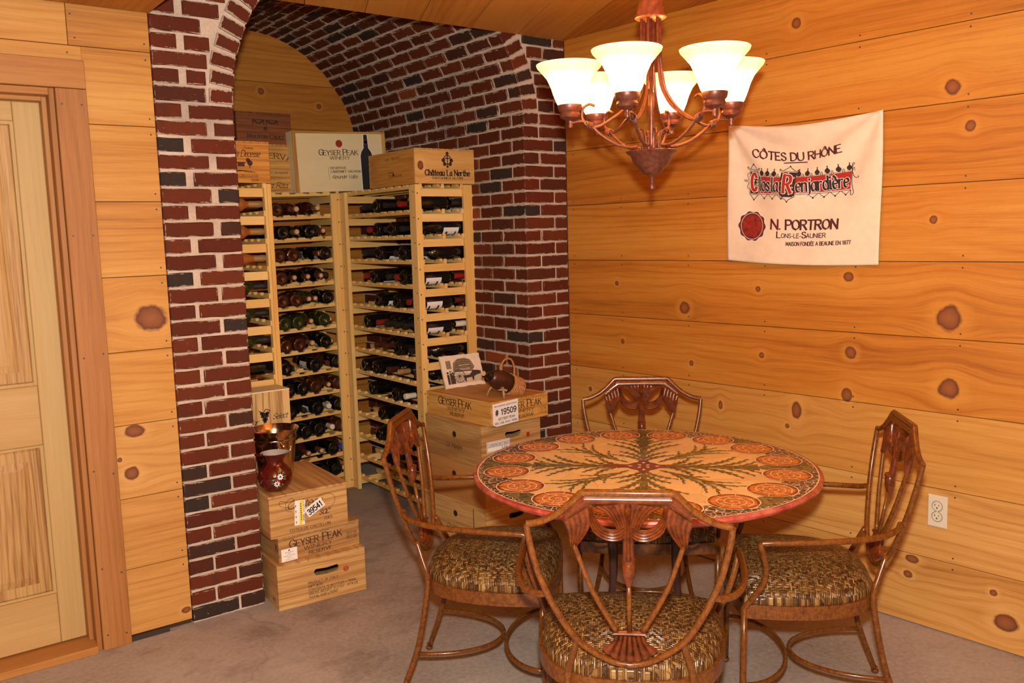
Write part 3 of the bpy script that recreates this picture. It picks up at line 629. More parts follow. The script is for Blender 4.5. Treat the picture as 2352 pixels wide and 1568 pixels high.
# ---- bottles
def m_glass(name, c, rough=0.04, trans=0.0):
    m, nt, b = newmat(name); N = NT(nt); n = N.noise(N.obj(), 9, 2)
    N.put(b.inputs['Base Color'], N.ramp(n, [(0.3, tuple(x*0.8 for x in c)), (0.7, c)])); b.inputs['Roughness'].default_value = rough
    b.inputs['Specular IOR Level'].default_value = 0.6; b.inputs['Coat Weight'].default_value = 0.4; b.inputs['Coat Roughness'].default_value = 0.02
    b.inputs['Transmission Weight'].default_value = trans; return m
G_DARK = m_glass('dark_bottle_glass', (0.0045, 0.0042, 0.0035)); G_BROWN = m_glass('brown_bottle_glass', (0.055, 0.012, 0.004)); G_GREEN = m_glass('green_bottle_glass', (0.022, 0.030, 0.006))
G_AMBER = m_glass('amber_bottle_glass', (0.62, 0.19, 0.03), 0.05, 0.35)
CAPS = {'n': flat('black_capsule', (0.02, 0.016, 0.014), 0.35), 'r': flat('red_capsule', (0.26, 0.014, 0.010), 0.3), 'g': flat('gold_capsule', (0.42, 0.22, 0.085), 0.3, 0.2), 'm': flat('maroon_capsule', (0.075, 0.016, 0.010), 0.3), 'u': flat('blue_capsule', (0.02, 0.06, 0.38), 0.35), 'k': flat('copper_capsule', (0.20, 0.055, 0.022), 0.35), 'c': flat('cork', (0.64, 0.40, 0.19), 0.6), 'w': flat('white_capsule', (0.72, 0.66, 0.52), 0.4)}
BR = 0.0405; BLN = 0.325
def bottle_meshes(kind):
    if kind == 'bord': prof = [(0.0, 0.012), (0.020, 0.004), (0.037, 0.0), (BR, 0.006), (BR, 0.200), (0.037, 0.218), (0.024, 0.234), (0.0165, 0.246), (0.0152, 0.262), (0.0150, 0.322), (0.0, 0.322)]
    else: prof = [(0.0, 0.014), (0.022, 0.004), (0.040, 0.0), (0.0435, 0.006), (0.0435, 0.150), (0.040, 0.185), (0.030, 0.222), (0.020, 0.250), (0.0158, 0.270), (0.0150, 0.322), (0.0, 0.322)]
    return prof
BM = {}
def bottle_mesh(kind, gl):
    k = ('b', kind, gl.name)
    if k not in BM: BM[k] = MB().lathe(bottle_meshes(kind), 20).mesh('glass', gl, True)
    return BM[k]
def cap_mesh(c):
    k = ('c', c)
    if k not in BM: BM[k] = MB().lathe([(0.0158, 0.255), (0.0166, 0.262), (0.0166, 0.300), (0.0178, 0.304), (0.0178, 0.316), (0.0166, 0.3265), (0.010, 0.3272), (0.0, 0.3272)], 14).mesh('capsule', CAPS[c], 'auto')
    return BM[k]
def cork_mesh(c):
    k = ('k', c)
    if k not in BM: BM[k] = MB().lathe([(0.0118, 0.3274), (0.0118, 0.3282), (0.0, 0.3282)], 12).mesh('foil_disc', CAPS[c], False)
    return BM[k]
def label_mesh(kind, var):
    k = ('l', kind, var)
    if k not in BM:
        r = (BR if kind == 'bord' else 0.0435)+0.0005; z0, z1 = (0.055, 0.155) if var != 2 else (0.075, 0.135); half = 1.25; n = 10; mb = MB()
        mb.add([(r*math.cos(-half+2*half*i/n), r*math.sin(-half+2*half*i/n), z) for z in (z0, z1) for i in range(n+1)], [(i, i+1, n+2+i, n+1+i) for i in range(n)])
        mb.cur = 1; q = r+0.0003
        for zz in ((z0+0.012, z0+0.022), (z1-0.030, z1-0.018)):
            mb.add([(q*math.cos(-0.7+1.4*i/6), q*math.sin(-0.7+1.4*i/6), z) for z in zz for i in range(7)], [(i, i+1, 8+i, 7+i) for i in range(6)])
        BM[k] = mb.mesh('label', [PAPER, CAPS['m'] if var else INKB], True)
    return BM[k]
ORD = ['first', 'second', 'third', 'fourth', 'fifth', 'sixth', 'seventh', 'eighth', 'ninth', 'tenth', 'eleventh', 'twelfth', 'thirteenth']
CAPN = {'n': 'black', 'r': 'red', 'g': 'gold', 'm': 'maroon', 'u': 'blue', 'k': 'copper', 'w': 'cream'}
rbt = random.Random(11)
def bottle(mtx, neck_out, gl, capc, kind, lab, label, group, disc_c=None):
    o = link(bpy.data.objects.new('wine_bottle', None)); o.empty_display_size = 0.02; o.matrix_world = mtx
    tag(o, label, 'wine bottle', group)
    inst('glass', bottle_mesh(kind, gl), o); inst('capsule', cap_mesh(capc), o)
    if neck_out and disc_c: inst('foil_disc', cork_mesh(disc_c), o)
    if lab: inst('label', label_mesh(kind, lab-1), o)
    return o
GN = {'d': (G_DARK, 'black'), 'b': (G_BROWN, 'brown'), 'g': (G_GREEN, 'green'), 'a': (G_AMBER, 'amber')}
def rack_bottle(rot, origin, lx, k, code, roll, dz=0.0):
    """code: glass letter + b|n (base or neck outward) + capsule letter + shape 1|2 + label 0..3"""
    gl, cap, shp, lb = code[0], code[2], code[3], int(code[4]); out = code[1] == 'n'
    r = BR if shp == '1' else 0.0435
    y0 = 0.012 if not out else RDEP-0.018-0.0
    ly = (RDEP-0.022-BLN)*0.4 if not out else 0.020+BLN
    m = Matrix.Translation(origin) @ Matrix.Rotation(rot, 4, 'Z') @ Matrix.Translation((lx, ly, ZK(k)+0.0275+r+dz))
    m = m @ Matrix.Rotation(-PI/2 if not out else PI/2, 4, 'X') @ Matrix.Rotation(roll, 4, 'Z')
    return m, out, GN[gl][0], cap, 'bord' if shp == '1' else 'burg', lb, GN[gl][1]
# back rack, rows from the top, bottles left to right: (x of axis, code)
A_ROWS = {
 1: [(-1.02, 'bbm10'), (-0.935, 'bnm10'), (-0.855, 'bng10'), (-0.757, 'bng20')],
 2: [(-1.03, 'dnn10'), (-0.952, 'dbn10'), (-0.866, 'dng10'), (-0.780, 'dbn10'), (-0.699, 'dnk10')],
 3: [(-1.02, 'bbm10'), (-0.935, 'bbm10'), (-0.850, 'dnn11'), (-0.760, 'dnk11'), (-0.690, 'dbn11')],
 4: [(-1.01, 'bbm10'), (-0.930, 'dnk10'), (-0.843, 'dnk11'), (-0.760, 'dnk11'), (-0.690, 'dnn20')],
 5: [(-1.01, 'bbm10'), (-0.926, 'bbm10'), (-0.846, 'gnk10'), (-0.763, 'gnk10'), (-0.685, 'dbn11')],
 6: [(-1.00, 'gbn10'), (-0.915, 'gbn10'), (-0.834, 'gnk11'), (-0.750, 'gbn10'), (-0.677, 'gnk10')],
 7: [(-1.00, 'bbm11'), (-0.915, 'bbm11'), (-0.832, 'bng10'), (-0.748, 'dbn12'), (-0.675, 'gnk10')],
 8: [(-1.02, 'dbn10'), (-0.940, 'dnn10'), (-0.810, 'dbn12'), (-0.735, 'bnm10'), (-0.655, 'dbn12')],
 9: [(-0.995, 'dbn11'), (-0.905, 'dbn11'), (-0.820, 'bbm12'), (-0.735, 'bnk10'), (-0.650, 'bbm12')],
 10: [(-0.99, 'dbn10'), (-0.900, 'dnn10'), (-0.815, 'dbn12'), (-0.745, 'dnw10'), (-0.655, 'dbn11')],
 11: [(-0.97, 'dbn11'), (-0.890, 'dbn11'), (-0.803, 'dbn12'), (-0.713, 'dnw11'), (-0.645, 'bbm11')],
 12: [(-0.96, 'dbn10'), (-0.875, 'bnk10'), (-0.790, 'dnk10'), (-0.715, 'dbn12'), (-0.632, 'bnu10')],
 13: [(-0.95, 'dbn10'), (-0.780, 'dbn12'), (-0.690, 'dbn11'), (-0.625, 'dnk10')]}
for k, row in A_ROWS.items():
    for i, (x, code) in enumerate(row):
        x -= 0.054
        slot = min(range(9), key=lambda s: abs(0.098+s*PITCH-(x-AX0))); lx = 0.5*(0.098+slot*PITCH)+0.5*(x-AX0)
        lx = max(0.07, min(AL-0.075, lx))
        m, out, gm, cap, shp, lb, gn = rack_bottle(0, (AX0, AY0, 0), lx, k, code, rbt.uniform(-0.7, 0.7)+(PI/2 if code[1] == 'b' else -PI/2)*1.0, 0.026*(lx-AL/2))
        lab = '%s wine bottle with %s, %s from left, %s bottle row of back rack' % (gn, (CAPN[cap]+' capsule outward') if out else 'round base outward', ORD[i], ORD[k-1])
        bottle(m, out, gm, cap, shp, lb, lab, 'bottles on the back rack', 'c' if (out and cap in 'gk') else None)
B_ROWS = {
 1: [(1.118, 'dnn10'), (0.95, 'dbn10'), (0.86, 'dnn10'), (0.70, 'dnr10'), (0.55, 'dbn10')],
 2: [(1.07, 'dnr10'), (0.96, 'dbn10'), (0.865, 'dnn10'), (0.78, 'dbn10'), (0.68, 'dnn11'), (0.55, 'dnn21')],
 3: [(1.14, 'dnn10'), (0.94, 'dbn11'), (0.76, 'dnn11'), (0.67, 'dbn11'), (0.55, 'dnn10')],
 4: [(1.14, 'dnr10'), (1.02, 'dbn11'), (0.86, 'dnn11'), (0.765, 'dnr11'), (0.675, 'dbn11'), (0.55, 'dbr11')],
 5: [(0.98, 'dbn11'), (0.76, 'dbn10'), (0.64, 'dnr11'), (0.55, 'dbm11')],
 6: [(1.14, 'dbn11'), (1.01, 'dnr11'), (0.91, 'dnn10'), (0.80, 'dnn11'), (0.70, 'dnn10'), (0.55, 'dbw11')],
 7: [(1.045, 'dnm10'), (0.94, 'dnm10'), (0.77, 'dbn12'), (0.64, 'dnn11'), (0.55, 'dnn10')],
 8: [(1.20, 'dbn10'), (1.05, 'dbn11'), (0.91, 'dnm11'), (0.775, 'dng10'), (0.59, 'dnm10')],
 9: [(1.12, 'dbn10'), (0.82, 'dbn10'), (0.72, 'dnw11')],
 10: [(1.0, 'dbn10'), (0.80, 'dbn10')],
 11: [(1.15, 'dnm10'), (1.045, 'dbn10'), (0.9, 'dbn10')],
 12: [(1.0, 'dnn10'), (0.72, 'dnm11')]}
for k, row in B_ROWS.items():
    for i, (y, code) in enumerate(row):
        lx = BY1-y
        m, out, gm, cap, shp, lb, gn = rack_bottle(-PI/2, (BXF, BY1, 0), lx, k, code, rbt.uniform(-0.5, 0.5)+(PI/2 if code[1] == 'b' else -PI/2))
        lab = '%s wine bottle with %s, %s from left, %s bottle row of right rack' % (gn, (CAPN[cap]+' capsule outward') if out else 'round base outward', ORD[i], ORD[k-1])
        bottle(m, out, gm, cap, shp, lb, lab, 'bottles on the right rack', 'c' if (out and cap == 'g') else None)
C_ROWS = {1: ['ang10', 'ang10'], 2: ['ang10', 'bnm10'], 3: ['ang20', 'bnm10'], 4: ['gnn11', 'bnm10'], 5: ['gnn11', 'dnn10'], 6: ['gnn11', 'dnn10'], 7: ['dbn10', 'bnm10'], 8: ['bbm10']}
for k, row in C_ROWS.items():
    for i, code in enumerate(row):
        lx = 0.092+i*PITCH
        m, out, gm, cap, shp, lb, gn = rack_bottle(PI/2, (CXF, CY0, 0), lx, k, code, rbt.uniform(-0.5, 0.5)-PI/2)
        lab = '%s wine bottle lying %s in the %s bottle row of left rack' % (gn, 'nearest the pier' if i == 0 else 'second from the pier', ORD[k-1])
        bottle(m, out, gm, cap, shp, lb, lab, 'bottles on the left rack')

# ================================================================== wooden wine crates
CRW = {}
def crate_wood(key, axis='x'):
    T = {'tan': ((0.66, 0.44, 0.19), (0.55, 0.33, 0.115), (0.36, 0.17, 0.05)), 'gold': ((0.70, 0.44, 0.14), (0.60, 0.33, 0.08), (0.40, 0.17, 0.03)), 'pale': ((0.80, 0.66, 0.38), (0.76, 0.60, 0.31), (0.66, 0.48, 0.22)),
         'orange': ((0.70, 0.36, 0.075), (0.62, 0.28, 0.05), (0.42, 0.15, 0.02)), 'red': ((0.34, 0.12, 0.035), (0.27, 0.085, 0.022), (0.15, 0.04, 0.01)), 'dull': ((0.56, 0.36, 0.15), (0.46, 0.27, 0.095), (0.30, 0.145, 0.045))}
    if (key, axis) not in CRW: CRW[(key, axis)] = wood('crate_'+key+'_'+axis, *T[key], axis=axis, grain=2.1 if key not in ('pale',) else 0.5, rings=24, tone=0.02)
    return CRW[(key, axis)]
def slot_panel(w, h, t, cx, cz, sw, sh, tilt=0.0):
    """panel x 0..w, z 0..h with a stadium hand hole"""
    n = 32; inner = []
    for k in range(n):
        a = 2*PI*k/n; ca, sa = math.cos(a), math.sin(a)
        x = (sw/2-sh/2)*(1 if ca > 1e-6 else -1 if ca < -1e-6 else 0)+sh/2*ca; z = sh/2*sa
        z += -0.35*sh*(1-(x/(sw/2))**2)*0.6
        inner.append((cx+x, cz+z))
    outer = []
    for k in range(n):
        a = 2*PI*k/n; ca, sa = math.cos(a), math.sin(a); s = min([q for q in ((w-cx)/ca if ca > 1e-9 else 9, -cx/ca if ca < -1e-9 else 9, (h-cz)/sa if sa > 1e-9 else 9, -cz/sa if sa < -1e-9 else 9)])
        outer.append([cx+s*ca, cz+s*sa])
    for cxx, czz in ((0, 0), (w, 0), (w, h), (0, h)):       # snap nearest to the corners
        i = min(range(n), key=lambda k: (outer[k][0]-cxx)**2+(outer[k][1]-czz)**2); outer[i] = [cxx, czz]
    mb = MB(); V = [(x, y, z) for y in (0, t) for x, z in outer]+[(x, y, z) for y in (0, t) for x, z in inner]
    F = []
    for k in range(n):
        j = (k+1) % n
        F += [(k, j, 2*n+j, 2*n+k), (n+k, 3*n+k, 3*n+j, n+j), (2*n+k, 2*n+j, 3*n+j, 3*n+k), (k, n+k, n+j, j)]
    return mb.add(V, F)
def crate(label, loc, rotz, w, d, h, tone='tan', hole=None, lid='one', rot=None, frontless=False):
    t = thing('wine_crate', label, 'crate', loc, rotz, 'wooden wine crates')
    if rot: t.rotation_euler = rot
    mx, my = crate_wood(tone, 'x'), crate_wood(tone, 'y'); th = 0.012; e = 0.0008
    lt = 0.007
    if hole: slot_panel(w, h-lt, th, *hole).build('front_panel', mx, t)
    else: MB().cbox(0, w, 0, th, 0, h-lt, 0.001).build('front_panel', mx, t)
    b = MB().box(0, w, d-th, d, 0, h-lt).build('back_panel', mx, t)
    s = MB().box(0, th, th+e, d-th-e, 0, h-lt).mesh('side_panel', my); inst('side_panel', s, t); inst('side_panel', s, t, (w-th, 0, 0))
    MB().box(th+e, w-th-e, th+e, d-th-e, 0.002, 0.012).build('bottom_panel', my, t)
    if lid == 'one': MB().box(-0.001, w+0.001, -0.001, d+0.001, h-lt+e/2, h).build('lid', my, t)
    elif lid == 'two':
        MB().box(-0.006, w*0.47, -0.010, d, h-lt+e/2, h).build('lid_board', my, t)
        o = MB().box(w*0.475, w+0.004, -0.006, d, h-lt+e/2, h+0.002).build('lid_board', my, t)
    elif lid == 'slat':
        MB().box(0, w, 0, d, h-lt+e/2, h).build('lid', my, t)
    return t
def printing(t, fn_list, mat, name='lettering'):
    mb = MB()
    for f in fn_list: f(mb)
    return mb.build(name, mat, t)
F0 = face_xz()
# ---- left stack beside the brick pier
c1 = crate('bottom crate with oval hand hole in the stack beside the brick pier', (-1.775, -0.122, 0), math.radians(-3.5), 0.405, 0.50, 0.198, 'tan', hole=(0.222, 0.135, 0.115, 0.030), lid='one')
printing(c1, [lambda m, i=i, s=s: text(m, s, 0.135, 0.092-0.0165*i, 0.0098, 'sans', F0, align='l') for i, s in enumerate(['PRODUCT OF ITALY', 'GIFT BOX', 'CONTENTS 12 BOTTLES * 750ML', 'GROSS WEIGHT 21,5 KG - 47,4 LB', 'TOTAL 9,00 LITERS'])], INK)
printing(c1, [lambda m: disc(m, 0.312, 0.118, 0.0135, F0)], INKR, 'seal_mark'); printing(c1, [lambda m: text(m, 'S', 0.312, 0.118, 0.012, 'bold', face_xz(-0.0012)), lambda m: disc(m, 0.312, 0.118, 0.0115, face_xz(-0.0012), r0=0.0105)], crate_wood('tan'), 'seal_letter')
FL = face_left()
printing(c1, [lambda m: frame(m, -0.075, -0.045, 0.02, 0.045, 0.0015, FL), lambda m: text(m, 'HT', -0.06, 0.032, 0.012, 'sans', FL)], INKD, 'side_stamp')
c2 = crate('middle flat crate with a white card in the stack beside the brick pier', (-1.752, -0.098, 0.198), math.radians(1.0), 0.386, 0.50, 0.114, 'dull', lid='one')
GP = lambda w, k=1.0, z0=0.0, x0=0.0: [lambda m: text(m, 'G', x0-0.131*k, z0+0.066*k, 0.030*k, 'roman', F0), lambda m: text(m, 'EYSER', x0-0.066*k, z0+0.064*k, 0.026*k, 'roman', F0, width=0.096*k), lambda m: text(m, 'P', x0+0.012*k, z0+0.066*k, 0.030*k, 'roman', F0), lambda m: text(m, 'EAK', x0+0.056*k, z0+0.064*k, 0.026*k, 'roman', F0, width=0.062*k), lambda m: text(m, 'WINERY', x0-0.02*k, z0+0.036*k, 0.015*k, 'roman', F0, width=0.125*k), lambda m: text(m, 'RESERVE', x0-0.012*k, z0+0.013*k, 0.0125*k, 'bold', F0, width=0.10*k)]
printing(c2, GP(0.386, 1.08, 0.004, 0.205)+[lambda m: text(m, '4.5 LITERS', 0.215, 0.100, 0.006, 'light', F0), lambda m: text(m, '6 X 750 ML', 0.05, 0.098, 0.006, 'light', F0), lambda m: text(m, '6 X 750 ML', 0.345, 0.102, 0.006, 'light', F0)], INK)
printing(c2, [lambda m: frame(m, 0.323, 0.372, 0.035, 0.067, 0.0015, F0), lambda m: text(m, 'US-OR', 0.352, 0.058, 0.009, 'light', F0), lambda m: text(m, 'HT', 0.340, 0.043, 0.009, 'light', F0), lambda m: disc(m, 0.361, 0.044, 0.006, F0, r0=0.0045), lambda m: line(m, [(0.330, 0.038), (0.330, 0.064)], 0.0015, F0)], INK, 'stamp')
printing(c2, [lambda m: text(m, 'K', -0.02, 0.066, 0.03, 'roman', FL)], INKD, 'side_lettering')
cardP = MB(); quad(cardP, 0.010, 0.083, 0.004, 0.060, face_xz(-0.0015)); cardP.build('card', PAPER, c2)
printing(c2, [lambda m: disc(m, 0.046, 0.052, 0.0035, face_xz(-0.0021)), lambda m: text(m, 'GEYSER PEAK', 0.046, 0.043, 0.0038, 'light', face_xz(-0.0021)), lambda m: text(m, 'WINERY', 0.046, 0.036, 0.003, 'light', face_xz(-0.0021)), lambda m: text(m, 'CABERNET SAUVIGNON', 0.046, 0.028, 0.0032, 'light', face_xz(-0.0021)), lambda m: text(m, 'RESERVE', 0.046, 0.020, 0.003, 'light', face_xz(-0.0021)), lambda m: text(m, 'ALEXANDER VALLEY', 0.046, 0.011, 0.003, 'light', face_xz(-0.0021))], INK, 'card_print')
c3 = crate('top crate with price stickers and split lid, under the red pitcher', (-1.783, -0.098, 0.312), math.radians(-2.5), 0.356, 0.50, 0.190, 'tan', lid='two')
printing(c3, [lambda m: text(m, 'Château', 0.155, 0.135, 0.034, 'script', F0, width=0.155), lambda m: text(m, 'sac', 0.245, 0.082, 0.030, 'script', F0),
  lambda m: line(m, [(0.085, 0.150), (0.050, 0.160), (0.048, 0.140), (0.085, 0.128), (0.115, 0.145), (0.10, 0.165), (0.075, 0.150), (0.075, 0.115), (0.10, 0.105)], 0.0016, F0),
  lambda m: line(m, [(0.21, 0.150), (0.265, 0.158), (0.297, 0.135), (0.290, 0.105), (0.262, 0.088)], 0.0016, F0),
  lambda m: text(m, '2001', 0.262, 0.048, 0.013, 'roman', F0), lambda m: text(m, 'COTES DE CASTILLON', 0.178, 0.022, 0.0125, 'roman', F0, width=0.185)], INK)
st1 = MB(); quad(st1, 0.110, 0.157, 0.040, 0.150, face_xz(-0.0015), -0.06); st1.build('sticker', PAPER, c3)
st1 = MB(); quad(st1, 0.132, 0.146, 0.042, 0.148, face_xz(-0.0021), -0.06); st1.build('sticker_band', YEL, c3)
printing(c3, [lambda m, i=i: quad(m, 0.137, 0.141, 0.06+i*0.010, 0.066+i*0.010, face_xz(-0.0026), -0.06) for i in range(8)]+[lambda m: text(m, '39541', 0.150, 0.070, 0.0085, 'sans', face_xz(-0.0026), rot=-PI/2-0.06), lambda m: text(m, 'CH REYNON', 0.152, 0.120, 0.006, 'light', face_xz(-0.0026), rot=-PI/2)]+[lambda m, i=i: quad(m, 0.114, 0.117, 0.05+i*0.024, 0.060+i*0.024, face_xz(-0.0026), -0.06) for i in range(4)], INKB, 'sticker_print')
st1 = MB(); quad(st1, 0.158, 0.246, 0.083, 0.127, face_xz(-0.0018), 0.50); st1.build('number_tag', PAPER, c3)
printing(c3, [lambda m: text(m, '39541', 0.202, 0.103, 0.025, 'heavy', face_xz(-0.0026), rot=0.50, width=0.070)], INKB, 'tag_number')
# ---- upright crate against the left rack, and the plain one it stands on
crate('plain pine crate hidden behind the copper bucket', (-1.775, 0.44, 0), 0, 0.33, 0.15, 0.485, 'dull')
cs = crate('upright striped-grain crate standing against the end of the left rack', (-1.782, 0.435, 0.485), 0, 0.338, 0.155, 0.378, 'pale')
M_STRIPE = wood('striped_pine', (0.72, 0.52, 0.24), (0.68, 0.46, 0.19), (0.36, 0.20, 0.06), axis='z', grain=1.9, rings=26, tone=0.0)
for ch in cs.children:
    if ch.name.startswith('front_panel'): ch.data.materials[0] = M_STRIPE
printing(cs, [lambda m: text(m, 'Cellar', 0.135, 0.232, 0.026, 'script', F0), lambda m: text(m, 'Select', 0.283, 0.249, 0.026, 'script', F0), *[lambda m, a=a: disc(m, 0.207+a[0], 0.252+a[1], 0.0085, F0, 10) for a in ((0, 0), (0.012, 0.004), (-0.012, 0.004), (0.006, 0.014), (-0.006, 0.014), (0.006, -0.012), (-0.005, -0.012), (0, -0.022), (0.015, 0.018), (-0.016, 0.019))], lambda m: line(m, [(0.18, 0.284), (0.20, 0.274), (0.215, 0.289), (0.235, 0.279)], 0.004, F0)], INKD)
# ---- right stack in front of the niche wall
RS = math.radians(4.7)
bx = lambda fr, side: Matrix
MB().box(0, 0.38, 0, 0.54, 0, 0.029).build('crate_pallet', crate_wood('dull', 'x')); pal = bpy.data.objects['crate_pallet']; pal.location = (-0.724, -0.188, 0); pal.rotation_euler = (0, 0, RS); tag(pal, 'thin wooden base board under the right-hand crate stack', 'base board')
def side_text(t, d, items, mat, name='side_lettering'):
    """lettering on the left side: u runs left to right as seen from -x, u=0 at the front corner and negative towards the back"""
    return printing(t, items, mat, name)
CM = lambda z, y: [lambda m: text(m, "Ca' Montini", -y-0.02, z, 0.026, 'script', FL, width=0.125)]
def montini(label, loc, tone, hole, z_t, dots=True, rz=RS, dd=0.54, HH=0.208):
    t = crate(label, loc, rz, 0.378, dd, HH, tone, hole=(0.20, 0.145, 0.105, 0.030) if hole else None)
    if dots: printing(t, [lambda m: disc(m, -dd/2+0.015, 0.135, 0.0165, FL)], INKD, 'round_stamp')
    if z_t: printing(t, [lambda m: text(m, "Ca' Montini", -dd/2+0.005, z_t, 0.024, 'script', FL, width=0.14)], INKD, 'side_lettering')
    return t
m4 = montini('lowest crate of the right-hand stack, with a stamped seal and script lettering', (-0.722, -0.186, 0.0295), 'tan', True, 0.060, rz=math.radians(3.4))
printing(m4, [lambda m: text(m, 'PRODUCT OF ITALY', 0.085, 0.070, 0.010, 'sans', F0, align='l'), lambda m: text(m, 'GIFT BOX', 0.085, 0.053, 0.010, 'sans', F0, align='l')], INK)
q4 = MB(); quad(q4, 0.175, 0.235, 0.035, 0.066, face_xz(-0.0016)); q4.build('sticker', YEL, m4)
printing(m4, [lambda m: quad(m, -0.105, -0.100, 0.04, 0.19, FL)], INKD, 'side_slot')
m3 = montini('third crate down in the right-hand stack, darker and stamped with a seal', (-0.716, -0.180, 0.238), 'red', False, 0.0, rz=math.radians(3.8))
for ch in m3.children:
    if ch.type == 'MESH' and 'lettering' not in ch.name and 'stamp' not in ch.name:
        ch.data.materials[0] = wood('crate_reddish', (0.50, 0.25, 0.08), (0.40, 0.18, 0.05), (0.25, 0.095, 0.022), axis='y' if 'side' in ch.name or 'lid' in ch.name else 'x', grain=1.2, tone=0.02)
m2 = montini('second crate down in the right-hand stack, with hand hole, price card and script', (-0.728, -0.174, 0.4465), 'dull', True, 0.075, rz=math.radians(1.8), dd=0.49)
pc = MB(); quad(pc, 0.030, 0.175, 0.070, 0.125, face_xz(-0.0016), 0.0); pc.build('price_card', PAPER, m2)
pc = MB(); frame(pc, 0.033, 0.172, 0.073, 0.122, 0.0016, face_xz(-0.0022)); text(pc, 'CA MONTINI PINOT GRIGIO', 0.103, 0.105, 0.008, 'sans', face_xz(-0.0022), width=0.125); quad(pc, 0.033, 0.172, 0.112, 0.114, face_xz(-0.0022)); quad(pc, 0.033, 0.172, 0.096, 0.098, face_xz(-0.0022)); text(pc, '3.59', 0.14, 0.084, 0.014, 'roman', face_xz(-0.0022)); pc.build('card_print', INKB, m2)
pc = MB(); quad(pc, 0.285, 0.305, 0.112, 0.135, F0); pc.build('seal_mark', INKR, m2)
# top crate of the stack
m1 = crate('flat top crate of the right-hand stack with a white number card on its corner', (-0.695, -0.218, 0.655), RS, 0.380, 0.525, 0.120, 'gold')
FLg = lambda k, x0, z0: [lambda m: text(m, 'G', x0-0.131*k, z0+0.066*k, 0.034*k, 'roman', FL), lambda m: text(m, 'EYSER', x0-0.066*k, z0+0.064*k, 0.029*k, 'roman', FL, width=0.096*k), lambda m: text(m, 'P', x0+0.012*k, z0+0.066*k, 0.034*k, 'roman', FL), lambda m: text(m, 'EAK', x0+0.056*k, z0+0.064*k, 0.029*k, 'roman', FL, width=0.062*k), lambda m: text(m, 'WINERY', x0-0.02*k, z0+0.036*k, 0.016*k, 'roman', FL, width=0.125*k), lambda m: text(m, 'RESERVE', x0-0.012*k, z0+0.013*k, 0.0135*k, 'bold', FL, width=0.10*k)]
printing(m1, FLg(1.15, -0.255, 0.010), INK, 'side_lettering')
printing(m1, GP(0.385, 1.12, 0.010, 0.235)+[lambda m: frame(m, 0.315, 0.365, 0.022, 0.052, 0.0015, F0), lambda m: text(m, 'US-OR', 0.345, 0.043, 0.008, 'light', F0), lambda m: text(m, 'HT', 0.335, 0.030, 0.008, 'light', F0), lambda m: text(m, '4.5 LITERS', 0.23, 0.102, 0.006, 'light', F0), lambda m: text(m, 'RO 71', 0.355, 0.100, 0.006, 'light', F0)], INK)
# folded number card hung over the corner
nc_ = MB(); Y = -0.0035
nc_.add([(0.006, Y, 0.008), (0.030, Y, -0.003), (0.172, Y, 0.004), (0.172, Y, 0.118), (0.006, Y, 0.110)], [(0, 1, 2, 3, 4)]); nc_.build('number_card', PAPER, m1)
FY = face_xz(-0.0042)
printing(m1, [lambda m: text(m, 'NEW HAMPSHIRE LIQUOR CONTROL', 0.090, 0.099, 0.0062, 'sans', FY, width=0.148, rot=0.03), lambda m: text(m, '# 19509', 0.090, 0.067, 0.027, 'heavy', FY, width=0.135, rot=0.03), lambda m: text(m, 'GEYSER PEAK', 0.095, 0.034, 0.0115, 'sans', FY, width=0.110, rot=0.03), lambda m: text(m, 'RES. CAB. SAUV. 750ML', 0.092, 0.014, 0.0095, 'sans', FY, width=0.145, rot=0.03)], INKB, 'card_print')
FT = face_top(0.1207)
printing(m1, [lambda m, i=i: text(m, 'KEEP COOL STORE FLAT', 0.15, 0.28-0.018*i, 0.007, 'light', FT, rot=0) for i in range(3)], INKD, 'lid_print')
# ---- crates on top of the racks
RT = 1.8645
k1 = crate('orange crate dated 1999 on top of the left rack, cut off by the pier', (-1.765, 0.58, RT), 0, 0.352, 0.50, 0.198, 'orange', rot=(0, 0, math.radians(1.5)))
printing(k1, [lambda m: text(m, 'Chateau', 0.245, 0.168, 0.013, 'script', F0), lambda m: text(m, 'Larcis Decesse', 0.215, 0.140, 0.030, 'script', F0, width=0.175), lambda m: text(m, 'GRAND CRU CLASSE', 0.215, 0.034, 0.0115, 'roman', F0, width=0.155), lambda m: text(m, '1999', 0.272, 0.013, 0.0125, 'roman', F0)]
 + [lambda m, i=i: line(m, [(0.16+0.012*i, 0.052+0.001*i), (0.20+0.013*i, 0.060-0.001*i), (0.235+0.012*i, 0.048)], 0.002, F0) for i in range(5)]
 + [lambda m: quad(m, 0.190, 0.225, 0.078, 0.094, F0), lambda m: quad(m, 0.182, 0.232, 0.094, 0.099, F0), lambda m: disc(m, 0.252, 0.095, 0.014, F0, 9), lambda m: disc(m, 0.243, 0.108, 0.011, F0, 9), lambda m: quad(m, 0.249, 0.253, 0.070, 0.09, F0)], INK)
k2 = crate('tan crate with curved lettering standing on the back rack beside the big pale crate', (-1.275, 1.475, RT), 0, 0.368, 0.34, 0.288, 'gold')
printing(k2, [lambda m: text(m, 'RESERVA', 0.235, 0.222, 0.030, 'roman', F0, width=0.245, curve=lambda x: -1.3*x*x), lambda m: text(m, 'CABERNET SAUVIGNON', 0.245, 0.123, 0.011, 'roman', F0, width=0.175), lambda m: text(m, 'Santa Rita', 0.225, 0.048, 0.032, 'script', F0, width=0.19)], INK)
k3 = crate('dark reddish crate stamped with swags, stacked above the tan crate', (-1.240, 1.485, RT+0.2885), 0, 0.335, 0.33, 0.185, 'red')
